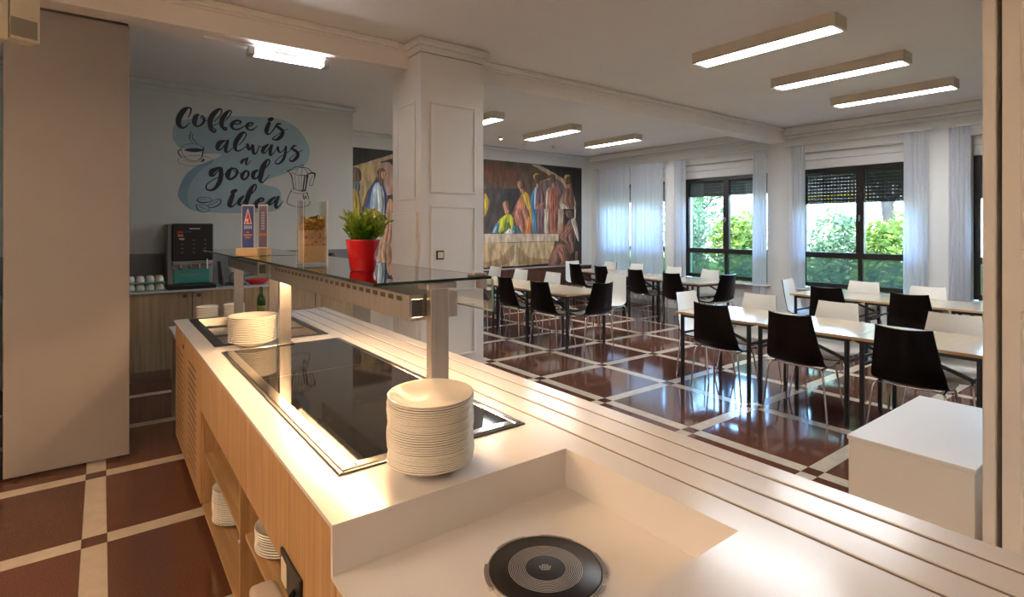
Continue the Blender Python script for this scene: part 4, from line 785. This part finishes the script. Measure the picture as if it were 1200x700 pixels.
for k in range(4): put_table(5.13, 3.47-TW-2*TW*k, 0, 'table with wood edge, %s from the free end of the nearest long row' % ords[k], GT)
for k in range(4): put_table(5.15, 5.13+TW+2*TW*k, 0, 'table in the row beside the panelled pillar, %s from its open end' % ords[k], GT)
for k in range(3): put_table(7.63, 3.51-TW-2*TW*k, 0, 'table in the row under the right-hand windows, %s from the left' % ords[k], GT)
R4 = math.radians(-7)
for k in range(4):
    d = TW+2*TW*k
    put_table(7.31+.40*math.cos(R4)+.122*d, 4.93+.40*math.sin(R4)+.9925*d, R4, 'table in the slanted row before the drawn curtains, %s from its near end' % ords[k], GT)

# ---------------------------------------------------------------- chairs: one shell, dark outside, cream inside, chrome legs
cp = thing('shell_chair', 'proto', 'chair', (0, 0, 0))
PF = [(-.285,.878,.176),(-.272,.82,.183),(-.255,.74,.194),(-.238,.66,.206),(-.220,.585,.219),(-.195,.52,.231),(-.155,.472,.236),(-.100,.448,.236),(-.03,.438,.232),(.05,.437,.227),(.12,.443,.222),(.18,.446,.215),(.215,.438,.208),(.232,.425,.20)]
PFs = cr(PF, 2)
def shell_pts(off):
    rows = []; n = len(PFs)
    for i, (y, z, w) in enumerate(PFs):
        a, b = PFs[max(i-1, 0)], PFs[min(i+1, n-1)]
        t = Vector((0, b[0]-a[0], b[1]-a[1])).normalized(); nn = Vector((0, -t.z, t.y))      # towards the sitter
        if nn.y < 0 and z > .5: nn = -nn
        if nn.z < 0 and z < .46: nn = -nn
        cv = .050 if z > .5 else .050*max(0, (z-.43)/.07)*.5+.012
        row = []
        for k in range(11):
            u = -1+2*k/10
            p = Vector((u*w, y, z))+nn*(cv*u*u+off); row.append(tuple(p))
        rows.append(row)
    return rows
ri, ro = shell_pts(.0), shell_pts(-.010)
MB().grid(ri).build('inner_shell', M['shell_light'], cp)
m = MB().grid(ro)
loop = lambda R: [p for p in R[0]]+[r[-1] for r in R[1:]]+[p for p in R[-1][::-1][1:]]+[r[0] for r in R[::-1][1:-1]]
li, lo = loop(ri), loop(ro); n = len(li)
m.add(li+lo, [(k, (k+1) % n, n+(k+1) % n, n+k) for k in range(n)])
m.build('outer_shell', M['shell_dark'], cp)
for sx in (-1, 1):
    MB().tube(cr([(sx*.205, -.13, .435), (sx*.225, -.148, .40), (sx*.245, -.155, .22), (sx*.268, -.165, .0)], 3), .0085, 8).build('leg', M['chrome'], cp)
    MB().tube(cr([(sx*.19, .13, .428), (sx*.205, .15, .40), (sx*.225, .18, .22), (sx*.25, .215, .0)], 3), .0085, 8).build('leg', M['chrome'], cp)
m = MB().tube(cr([(-.205, -.13, .436), (-.13, -.175, .452), (0, -.188, .450), (.13, -.175, .452), (.205, -.13, .436)], 4), .008, 8)
for sx in (-1, 1): m.tube([(sx*.205, -.13, .434), (sx*.19, .13, .428)], .008, 8)
m.tube([(-.19, .13, .425), (.19, .13, .425)], .008, 8)
m.build('frame', M['chrome'], cp)
CH = []
def chair(bx, by, face, label):
    """bx, by: where the top of the back stands; face: the way the sitter looks, degrees from +X"""
    a = math.radians(face)
    o = cp if not CH else copy_tree(cp); CH.append(o)
    o.location = (bx+.28*math.cos(a), by+.28*math.sin(a), 0); o.rotation_euler = (0, 0, a-PI/2)
    o['label'] = label; o['group'] = 'shell chairs around the dining tables'
chair(4.55, 2.97, 0, 'dark-backed chair at the nearest table row, first from its free end')
chair(4.55, 2.23, 0, 'dark-backed chair at the nearest table row, second from its free end')
chair(4.55, 1.42, 0, 'largest dark-backed chair, directly behind the low white box')
chair(5.24, 3.74, -90, 'cream-fronted chair at the head of the nearest table row')
chair(5.70, 3.06, 180, 'cream-fronted chair on the far side of the nearest row, first from its head')
chair(5.69, 2.28, 180, 'cream-fronted chair on the far side of the nearest row, second from its head')
chair(5.67, 1.38, 180, 'cream-fronted chair on the far side of the nearest row, beside the right-hand pillar')
chair(6.96, 2.96, 0, 'dark-backed chair at the right window row, first from the left')
chair(6.96, 2.11, 0, 'dark-backed chair at the right window row, second from the left')
chair(6.96, 1.30, 0, 'dark-backed chair at the right window row, half hidden by the right-hand pillar')
chair(7.60, 3.76, -85, 'cream-fronted chair at the left head of the right window row, seen side-on')
chair(8.15, 2.95, 180, 'cream-fronted chair in front of the middle of the third window')
chair(8.05, 2.22, 180, 'cream-fronted chair below the curtain between the third and fourth windows')
chair(4.64, 5.60, 3, 'dark-backed chair at the pillar-side row, nearest its open end')
chair(4.66, 6.42, -2, 'dark-backed chair at the pillar-side row, second from its open end')
chair(4.66, 7.22, 0, 'dark-backed chair mostly hidden behind the panelled pillar')
chair(5.24, 4.92, 88, 'dark-backed chair at the open end of the pillar-side row')
chair(6.36, 5.70, 186, 'cream-fronted chair pulled out from the open end of the pillar-side row')
chair(5.84, 6.57, 180, 'cream-fronted chair on the far side of the pillar-side row, right of three')
chair(5.82, 7.38, 180, 'cream-fronted chair on the far side of the pillar-side row, middle of three')
chair(5.86, 8.20, 180, 'cream-fronted chair on the far side of the pillar-side row, beside the pillar')
chair(7.20, 5.39, -7, 'dark-backed chair at the slanted curtain row, nearest of four')
chair(7.34, 6.25, -7, 'dark-backed chair at the slanted curtain row, second of four')
chair(7.46, 7.18, -7, 'dark-backed chair at the slanted curtain row, third of four')
chair(7.50, 7.92, -7, 'dark-backed chair at the slanted curtain row, farthest of four')
chair(7.72, 4.64, 84, 'dark-backed chair at the near end of the slanted curtain row')
chair(8.38, 5.38, 173, 'cream-fronted chair under the second window at the slanted row')
chair(8.44, 6.16, 173, 'cream-fronted chair below the left curtain of the second window')
chair(8.52, 7.10, 173, 'cream-fronted chair in front of the drawn curtains, right one')
chair(8.60, 7.87, 173, 'cream-fronted chair in front of the drawn curtains, left one')
chair(8.14, 8.66, -97, 'cream-fronted chair at the far head of the slanted row under the mural corner')

# ---------------------------------------------------------------- low white boxes, side table beyond the counter
t = thing('white_box', 'low white box unit standing between counter and nearest tables', 'box', (3.05, .79, 0))
B(2.595, 3.50, .575, 1.005, 0, .682, .002).build('body', M['panel_white'], t); B(2.59, 3.505, .57, 1.01, .682, .70, .002).build('top_board', M['panel_white'], t)
t = thing('white_cabinet', 'plain white cabinet behind the panelled pillar past the counter end', 'cabinet', (2.2, 5.2, 0))
B(2.06, 2.40, 4.99, 5.45, .03, 1.0, .003).build('body', M['panel_white'], t); B(2.05, 2.41, 4.98, 5.46, 1.0, 1.02, .002).build('top_board', M['panel_white'], t)
B(2.08, 2.38, 5.01, 5.43, 0, .03).build('plinth', M['steel_dark'], t)
t = thing('side_table', 'small white side table beyond the far end of the counter', 'table', (.98, 5.15, 0))
B(.45, 1.5, 4.85, 5.45, .735, .76, .002).build('tabletop', M['panel_white'], t)
for xx in (.49, 1.46):
    for yy in (4.89, 5.41): B(xx-.02, xx+.02, yy-.02, yy+.02, 0, .735).build('leg', M['steel'], t)
def bowls(x, y, n, lab, gr):
    pr = MB().lathe([(0, 0), (.04, 0), (.062, .018), (.080, .05), (.0815, .056), (.079, .056), (.06, .022), (0, .008)], (0, 0, 0), 28)
    for k in range(n):
        if k == 0: o = first = pr.build('soup_bowl', M['porcelain'])
        else: o = first.copy(); COL.objects.link(o)
        o.location = (x, y, .7602+k*.0172); tag(o, lab, 'bowl', gr)
bowls(.675, 4.96, 10, 'white bowl in the left stack beyond the far counter end', 'bowls in the left stack')
bowls(.875, 4.99, 10, 'white bowl in the stack behind the far gantry post', 'bowls in the right stack')
t = thing('glass_bottle', 'dark green glass bottle between the steel gantry posts', 'bottle', (1.165, 5.36, .7602))
MB().lathe([(0, 0), (.034, 0), (.037, .006), (.037, .19), (.030, .215), (.015, .24), (.013, .285), (.0155, .288), (.0155, .298), (.012, .30), (.010, .30), (.010, .24), (.030, .18), (.030, .012), (0, .012)], (0, 0, 0), 28).build('bottle_glass', M['bottle'], t, local=True)
MB().lathe([(0, .05), (.0375, .05), (.0375, .13), (0, .13)], (0, 0, 0), 28).build('bottle_label', M['pasta_green'], t, local=True)

# ---------------------------------------------------------------- back counter along the coffee wall
t = thing('back_counter_worktop', 'grey-white worktop running along the coffee wall', 'worktop', (1.1, 6.95, .9))
B(-.9, 2.72, 6.66, YC-.001, .925, .945, .002).build('worktop', M['corian'], t)
t2 = B(-.9, 2.735, YC-.016, YC-.001, .9455, 1.315, .002).build('splashback', M['splash']); tag(t2, 'grey splashback strip above the back worktop', 'splashback')
def cabinet(x0, x1, lab, kx):
    t = thing('base_cabinet', lab, 'cabinet', ((x0+x1)/2, 6.95, 0), 0, 'oak cabinets along the coffee wall')
    B(x0+.001, x1-.001, 6.715, YC-.02, .13, .9245).build('body', M['oak_grey'], t)
    d = B(x0+.003, x1-.003, 6.695, 6.714, .125, .920, .001).build('door', M['oak_grey'], t)
    B(x0+.001, x1-.001, 6.80, 6.82, 0, .125).build('plinth', M['steel'], t)
    MB().box(kx-.018, kx+.018, 6.689, 6.695, .86, .896, .003).build('flush_handle', M['steel_dark'], d)
cabinet(-.53, .768, 'oak base cabinet below the cup trays at the left of the coffee wall', .70)
cabinet(.772, 2.058, 'oak base cabinet below the coffee machine', .83)
cabinet(2.062, 2.60, 'oak base cabinet at the right end of the coffee wall', 2.12)
t = thing('open_shelf_unit', 'narrow open shelf unit ending the back counter', 'shelf', (2.67, 6.95, 0))
MB().box(2.602, 2.612, 6.70, YC-.02, 0, .9245).box(2.725, 2.735, 6.70, YC-.02, 0, .9245).box(2.612, 2.725, YC-.04, YC-.02, 0, .9245).build('carcass', M['oak_grey'], t)
for z in (.10, .40, .68): B(2.612, 2.725, 6.71, YC-.04, z, z+.016).build('shelf', M['oak_grey'], t)
t = thing('bread_basket', 'small brown basket in the open shelf by the pillar', 'basket', (2.668, 6.80, .416))
m = MB(); 
for k in range(6): m.lathe([(.036+k*.002, k*.016), (.043+k*.002, k*.016+.008), (.036+k*.002, k*.016+.016)], (0, 0, 0), 16)
m.build('woven_wall', M['oak_edge'], t, local=True); MB().lathe([(0, 0), (.036, 0), (.036, .006), (0, .006)], (0, 0, 0), 16).build('base', M['oak_edge'], t, local=True)
# coffee machine
t = thing('coffee_machine', 'black and grey coffee machine with a teal lower panel', 'coffee machine', (.77, 7.0, .945))
B(.555, .985, 6.87, 7.22, .985, 1.645, .008).build('body', M['machine_grey'], t)
B(.597, .988, 6.835, 6.869, 1.245, 1.648, .010).build('front_panel', M['black'], t)
B(.76, .86, 6.8335, 6.8348, 1.588, 1.596).build('light_bar', M['printer_white'], t)
m = MB()
for r_ in range(4):
    for c_ in (.68, .79, .90): m.box(c_, c_+.02, 6.8338, 6.8348, 1.33+r_*.045, 1.336+r_*.045)
m.build('drink_buttons', M['machine_grey'], t)
MB().box(.645, .70, 6.8336, 6.8348, 1.545, 1.565).build('red_display', M['print_red'], t); MB().box(.65, .70, 6.8336, 6.8348, 1.505, 1.53).build('orange_display', M['print_orange'], t)
MB().box(.71, .78, 6.8336, 6.8348, 1.55, 1.568).build('blue_display', M['print_blue'], t); MB().box(.66, .71, 6.8336, 6.8348, 1.475, 1.487).build('white_display', M['printer_white'], t)
B(.60, .985, 6.845, 6.869, 1.195, 1.243, .006).build('dispense_bridge', M['machine_grey'], t)
for xx in (.68, .77, .86): MB().tube([(xx, 6.85, 1.20), (xx, 6.845, 1.15)], [.014, .009], 10).build('spout', M['steel_pol'], t)
for xx in (.68, .77, .86): MB().tube([(xx, 6.85, 1.20), (xx, 6.845, 1.15)], [.014, .009], 10).build('spout', M['steel_pol'], t)
MB().tube([(.925, 6.83, 1.26), (.925, 6.825, 1.15)], .008, 8).build('steam_wand', M['steel_pol'], t)
B(.615, .955, 6.855, 6.869, .995, 1.15, .004).build('splash_panel', M['teal'], t)
B(.67, .89, 6.852, 6.8545, 1.085, 1.095).build('panel_slot', M['machine_grey'], t)
B(.545, 1.0, 6.70, 7.2, .9455, .984, .006).build('drip_tray', M['black'], t)
# cup trays: two tiers of upturned cups
cpm = MB().lathe([(.036, 0), (.038, .002), (.037, .03), (.030, .052), (.022, .058), (.0, .058), (.0, .055), (.028, .05), (.034, .002)], (0, 0, 0), 20)
cpb = None
for tier in range(2):
    z0 = .9455+tier*.083
    o = B(.10, .525, 6.72, 6.92, z0, z0+.012, .004).build('cup_tray', M['glass_rim']); tag(o, '%s green-edged glass tray of upturned cups on the back worktop' % ('lower', 'upper')[tier], 'tray')
    for k in range(5):
        for r_ in range(2):
            if cpb is None: c = cpb = cpm.build('coffee_cup', M['porcelain'])
            else: c = cpb.copy(); COL.objects.link(c)
            c.location = (.148+k*.083, 6.77+r_*.095, z0+.0125)
            tag(c, 'white upturned coffee cup on the %s tray on the back worktop' % ('lower', 'upper')[tier], 'cup', 'cups on the %s tray' % ('lower', 'upper')[tier])
    if tier == 0:
        for xx in (.105, .515):
            for yy in (6.727, 6.908): MB().tube([(xx+.003, yy, z0+.0125), (xx+.003, yy, z0+.0825)], .003, 6).build('tray_post', M['steel'], o)
# things right of the machine
t = thing('display_stand', 'black display stand with clear-wrapped packs beside the coffee machine', 'display stand', (1.16, 6.95, .9455))
MB().add([(1.09, 6.85, .946), (1.105, 6.85, .946), (1.105, 7.15, .946), (1.09, 7.15, .946), (1.075, 6.95, 1.215), (1.09, 6.95, 1.215), (1.09, 7.15, 1.215), (1.075, 7.15, 1.215)], [(0,3,2,1),(4,5,6,7),(0,1,5,4),(1,2,6,5),(2,3,7,6),(3,0,4,7)]).box(1.105, 1.33, 6.85, 7.15, .946, .958).build('rack', M['black'], t)
for k, (zz, yy) in enumerate(((.96, 6.87), (1.085, 6.97))):
    m = MB()
    m.lathe([(0, 0), (.05, .004), (.058, .05), (.052, .10), (.02, .115), (0, .116)], (1.215, yy+.05, zz), 12)
    m.build('wrapped_pack', M['machine_grey'] if k == 0 else M['printer_white'], t)
t = thing('red_tray', 'shallow red tray on the back worktop behind the gantry', 'tray', (1.46, 6.9, .9455))
MB().lathe([(0, 0), (.09, 0), (.14, .05), (.142, .055), (.135, .052), (.088, .008), (0, .006)], (0, 0, 0), 28).build('tray', M['red'], t, local=True)
MB().tube(cr([(-.13, 0, .05), (-.15, 0, .09), (0, 0, .115), (.15, 0, .09), (.13, 0, .05)], 4), .006, 6).build('handle', M['black'], t, local=True)
t = thing('coffee_grinder', 'small dark grinder on the back worktop behind the glass vase', 'grinder', (2.36, 7.0, .9455))
MB().lathe([(0, 0), (.06, 0), (.06, .02), (.042, .05), (.042, .20), (.05, .21), (.055, .30), (.04, .33), (.0, .335)], (0, 0, 0), 20).build('body', M['black'], t, local=True)
MB().box(-.08, -.055, -.02, .02, .19, .21, .004).build('handle', M['oak_edge'], t, local=True)

# ---------------------------------------------------------------- lettering and drawings on the coffee wall
def stroke(m, pts, y, th=.0006):
    P = cr(pts, 5); L = []; R = []
    for i, p in enumerate(P):
        a, b = P[max(i-1, 0)], P[min(i+1, len(P)-1)]
        dx, dz = b[0]-a[0], b[1]-a[1]; d = math.hypot(dx, dz) or 1
        w = max(p[2], .003)/2
        L.append((p[0]-dz/d*w, y, p[1]+dx/d*w)); R.append((p[0]+dz/d*w, y, p[1]-dx/d*w))
    n = len(P); m.add(L+R, [(i, i+1, n+i+1, n+i) for i in range(n-1)])
    for q in (P[0], P[-1]):
        w = max(q[2], .003)/2; m.add([(q[0]+w*math.cos(k*PI/5), y-.0001, q[1]+w*math.sin(k*PI/5)) for k in range(10)], [tuple(range(10))])
t = thing('wall_decal', 'hand-lettered Coffee is always a good idea decal with blue wash', 'wall decal', (1.4, YC, 2.4))
def flat(pts, y, closed=True): 
    m = MB(); q = cr(pts, 5, True); m.add([(p[0], y, p[1]) for p in q], [tuple(range(len(q)))]); return m
flat(BLOB, YC-.0008).build('blue_wash', M['blob'], t); flat(BLOB2, YC-.0012).build('blue_wash_shade', M['blob2'], t)
m = MB()
for k, s in enumerate(LETTERS): stroke(m, s, YC-.0020-.00004*k)
m.build('lettering', M['ink'], t)
cupw = MB().add([(p[0], YC-.0014, p[1]) for p in CUP_ART[1]], [tuple(range(len(CUP_ART[1])))]).build('cup_fill', M['wall_blue'], t)
for nm, A in (('cup_drawing', CUP_ART), ('moka_pot_drawing', POT_ART), ('bean_drawing', BEAN_ART)):
    m = MB()
    for s in A: stroke(m, s, YC-.0018)
    m.build(nm, M['ink'], t)

# ---------------------------------------------------------------- mural
t = thing('mural', 'large wall mural of robed figures standing behind a long draped table', 'mural', (5.8, YM, 1.9))
X0, X1, Z0, Z1 = 2.86, 8.785, .775, 2.975
B(X0, X1, YM-.012, YM-.001, Z0, Z1).build('painted_ground', M['paint_umber'], t)
slots = []; pm = MB()
def clipz(p): return (min(max(p[0], X0+.004), X1-.004), min(max(p[1], Z0+.004), Z1-.004))
def lay(col, q, lev):
    if col not in slots: slots.append(col)
    pm.mi = slots.index(col); pm.add([(a, YM-.0125-.00012*lev, b) for a, b in (clipz(p) for p in q)], [tuple(range(len(q)))])
FLATS = ('sand', 'ink', 'cloth', 'linen', 'umber', 'shadow', 'dark', 'pinkgrey', 'ochre', 'blush', 'tan', 'rust')
def span(q, z):
    xs = []
    for i in range(len(q)):
        (xa, za), (xb, zb) = q[i], q[(i+1) % len(q)]
        if (za-z)*(zb-z) < 0: xs.append(xa+(xb-xa)*(z-za)/(zb-za))
    return (min(xs), max(xs)) if len(xs) >= 2 else None
def paint(col, pts, lev, smooth=True):
    q = cr(pts, 3, True) if smooth and len(pts) > 4 else pts
    lay(col, q, lev)
    if col in FLATS: return
    # brushed highlight and shade that follow the form of the robe or head
    lo, hi = min(p[1] for p in q), max(p[1] for p in q)
    for k, (f0, f1, cc) in enumerate(((.12, .30, col+'_light'), (.42, .52, col+'_deep'), (.58, .66, col+'_light'), (.78, .97, col+'_deep'))):
        L, R = [], []
        for i in range(9):
            z = lo+(hi-lo)*(.06+.88*i/8); sp = span(q, z)
            if sp is None: continue
            w = sp[1]-sp[0]; t_ = math.sin(PI*i/8); m0 = (f0+f1)/2+.03*math.sin(i*1.3+lev); hw_ = (f1-f0)/2*(.25+.75*t_)
            L.append((sp[0]+w*(m0-hw_), z)); R.append((sp[0]+w*(m0+hw_), z))
        if len(L) > 2: lay(cc, L+R[::-1], lev+.2+.1*k)
# the stretch behind the pillar carries on with the same table and two more robes
paint('pinkgrey', [(3.9, 1.45), (6.15, 1.45), (6.15, 2.5), (5.2, 2.75), (4.2, 2.6)], 0, False)
paint('linen', [(3.6, .95), (6.2, .90), (6.2, 1.26), (3.6, 1.25)], 1, False); paint('cloth', [(3.6, 1.25), (6.2, 1.26), (6.2, 1.47), (3.6, 1.44)], 2, False)
for cx, c1, c2 in ((4.55, 'terracotta', 'gold'), (5.15, 'blue', 'bone'), (5.75, 'gold', 'rose')):
    paint(c1, [(cx-.22, 1.46), (cx-.20, 1.95), (cx-.05, 2.18), (cx+.08, 2.18), (cx+.22, 1.9), (cx+.24, 1.46)], 3)
    paint(c2, [(cx-.05, 1.46), (cx-.02, 2.12), (cx+.08, 2.15), (cx+.14, 1.46)], 4); paint('skin_dark', [(cx-.06, 2.18), (cx-.08, 2.32), (cx, 2.42), (cx+.09, 2.33), (cx+.06, 2.18)], 5)
for lev, (c, pts) in enumerate(MURAL): paint(c, pts, lev+6, c not in ('sand', 'ink', 'cloth', 'linen', 'umber', 'shadow'))
pm.build('painting', [M['paint_'+c] for c in slots], t, kind='stuff')

# ---------------------------------------------------------------- curtains and rails
def curtain(y0, y1, z0, z1, label, waves, amp=.035, rail=True):
    t = thing('curtain', label, 'curtain', (9.0, (y0+y1)/2, z0))
    n = waves*8; rows = []
    for z in (z1, z1-.08, (z0+z1)/2, z0):
        f = (z1-z)/(z1-z0); row = []
        for k in range(n+1):
            u = k/n; ph = 2*PI*waves*u
            row.append((9.0+amp*(.5+.5*f)*math.sin(ph)+.012*math.sin(ph*.37+y0*3), y0+(y1-y0)*u+.006*f*math.sin(ph*1.7), z))
        rows.append(row)
    MB().grid(rows).build('fabric', M['curtain'], t)
    rows2 = [[(p[0]-.003, p[1], z1) for p in rows[0]], [(p[0]-.003, p[1], z1-.06) for p in rows[1]]]
    MB().grid(rows2).build('heading_tape', M['curtain'], t)
curtain(7.745, 8.72, .12, 2.93, 'drawn white voile curtain over the window at the mural end, left half', 11)
curtain(6.89, 7.715, .12, 2.93, 'drawn white voile curtain over the window at the mural end, right half', 10)
curtain(6.36, 6.62, .12, 2.93, 'gathered white curtain left of the second window', 5)
curtain(4.76, 5.0, .12, 2.93, 'gathered white curtain right of the second window', 5)
curtain(4.12, 4.36, .12, 2.93, 'gathered white curtain left of the third window', 5)
curtain(2.50, 2.78, .12, 2.93, 'gathered white curtain right of the third window', 5)
curtain(2.04, 2.27, .12, 2.93, 'gathered white curtain beside the right-hand pillar', 5, .05)
for n, c in enumerate(WC):
    o = MB().box(8.985, 9.015, max(c-1.0, .2), c+1.0, 2.935, 2.955, .003).box(9.015, 9.099, c-.02, c+.02, 2.935, 2.955).build('curtain_rail', M['panel_white'])
    tag(o, 'white curtain rail above the %s window' % ('mural-end', 'second', 'third', 'pillar-side')[n], 'curtain rail')

# ---------------------------------------------------------------- luminaires
def luminaire(x, y, label, mat=None, L=1.25, Wd=.21, hz=.105, rz=0):
    t = thing('ceiling_light', label, 'ceiling light', (x, y, H), rz, 'slim ceiling lights')
    h = MB(); z0 = -hz; a, b = Wd/2, L/2
    h.box(-a, -a+.008, -b, b, z0, -.001); h.box(a-.008, a, -b, b, z0, -.001); h.box(-a+.008, a-.008, -b, -b+.008, z0, -.001); h.box(-a+.008, a-.008, b-.008, b, z0, -.001)
    h.build('housing', M['housing'], t, local=True)
    B(-a+.012, a-.012, -b+.03, b-.03, z0+.012, z0+.020).build('diffuser', mat or M['diffuser'], t, local=True)
    m = MB().box(-a+.008, a-.008, -b+.008, -b+.03, z0+.004, z0+.02).box(-a+.008, a-.008, b-.03, b-.008, z0+.004, z0+.02)
    m.build('end_reflector', M['louvre_white'], t, local=True)
for x, w in ((4.55, 'nearest'), (6.0, 'middle'), (7.48, 'farthest')): luminaire(x, 2.44, 'slim ceiling light, %s of the three above the right tables' % w)
for x, w in ((4.48, 'half hidden by the pillar'), (6.01, 'middle'), (7.50, 'nearest the drawn curtains')): luminaire(x, 6.88, 'slim ceiling light beyond the beam, %s of that row' % w)
def pendant(x, y, label):  # unseen lamp, added and hung low so it also lights the ceiling
    t = thing('pendant_light', label, 'pendant light', (x, y, H), 0, 'kitchen pendant lights')
    z = -.62; h = MB()
    for sx in (-1, 1): h.box(sx*.15-.005, sx*.15+.005, -.62, .62, z, z+.08)
    for sy in (-1, 1): h.box(-.145, .145, sy*.615-.005, sy*.615+.005, z, z+.08)
    h.build('housing', M['housing'], t, local=True)
    B(-.14, .14, -.60, .60, z+.01, z+.016).build('lower_diffuser', M['warm_lamp'], t, local=True)
    B(-.14, .14, -.60, .60, z+.064, z+.07).build('upper_diffuser', M['warm_lamp'], t, local=True)
    for sy in (-1, 1): MB().tube([(0, sy*.45, -.001), (0, sy*.45, z+.07)], .006, 8).build('hanger', M['steel'], t, local=True)
pendant(-2.0, 2.3, 'warm kitchen pendant light over the serving side')
pendant(-2.0, -.3, 'warm kitchen pendant light at the near counter end')
t = thing('tube_light', 'twin fluorescent tube light on a rail under the beam', 'tube light', (1.2, 4.6, 3.03))
B(.60, 1.50, 4.575, 4.605, 3.010, 3.029, .002).build('rail', M['louvre_white'], t)
B(1.09, 1.28, 4.575, 4.63, 2.985, 3.011, .003).build('driver_box', M['steel'], t)
for yy in (4.585, 4.635): MB().tube([(.945, yy, 2.965), (1.475, yy, 2.965)], .014, 10).build('glass_tube', M['tube'], t)
for xx in (.90, 1.475): B(xx, xx+.05, 4.56, 4.66, 2.945, 3.011, .006).build('end_cap', M['steel'], t)
def spot(x, y, mat, label):
    t = thing('ceiling_spot', label, 'spotlight', (x, y, H), 0, 'small ceiling spots')
    MB().lathe([(.05, -.001), (.05, -.018), (.038, -.045), (.030, -.05), (.030, -.04), (.0, -.04)], (0, 0, 0), 20).build('ring', M['housing'], t, local=True)
    MB().lathe([(0, -.046), (.028, -.046)], (0, 0, 0), 16).build('lens', mat, t, local=True)
spot(5.75, 7.95, M['spot_on'], 'small lit ceiling spot under the end of a ceiling light')
spot(4.95, 8.3, M['machine_grey'], 'small unlit ceiling spot near the pillar')
spot(6.45, 8.15, M['machine_grey'], 'small unlit ceiling spot in front of the mural, middle one')
spot(7.25, 8.2, M['machine_grey'], 'small unlit ceiling spot near the far ceiling light')
o = MB().lathe([(.055, 0), (.055, -.012), (.04, -.035), (.0, -.04)], (4.4, 5.28, H-.0005), 20).build('smoke_detector', M['steel_dark']); tag(o, 'small dark smoke detector on the ceiling beyond the beam', 'smoke detector')

# ---------------------------------------------------------------- sliding partition, box at the top left, switch
t = thing('sliding_partition', 'tall smooth grey-brown sliding partition at the left', 'partition', (-.17, 4.66, 0))
B(-.498, .152, 4.643, 4.68, .018, 3.012, .003).build('panel', M['partition'], t)
B(-.525, .145, 4.65, 4.675, 3.012, 3.0295).build('top_track', M['steel_dark'], t)
MB().box(-.45, -.43, 4.65, 4.67, 0, .018).box(.08, .10, 4.65, 4.67, 0, .018).build('floor_guide', M['black'], t)
t = thing('wall_speaker', 'cream boxy unit with a grey face bracketed high at the left edge', 'speaker', (-.355, 4.0, 2.60), math.radians(27))
B(-.068, .065, -.05, .05, .02, .62, .004).build('housing', M['cream'], t, local=True)
B(-.066, .052, -.054, -.0505, .035, .135, .002).build('grille', M['beige_grey'], t, local=True)
B(-.115, -.074, -.055, .04, .0, .62, .006).build('side_post', M['cream'], t, local=True)
MB().bar((0, .05, .35), (.24, .56, .35), .04, .03).build('bracket', M['steel'], t, local=True)
t = thing('light_switch', 'dark square light switch with beige rocker on the pillar', 'switch', (2.385, 4.22, 1.36))
B(2.345, 2.425, 4.208, 4.2205, 1.32, 1.40, .006).build('surround', M['black'], t); B(2.357, 2.413, 4.203, 4.208, 1.333, 1.388, .003).build('rocker', M['cream'], t)
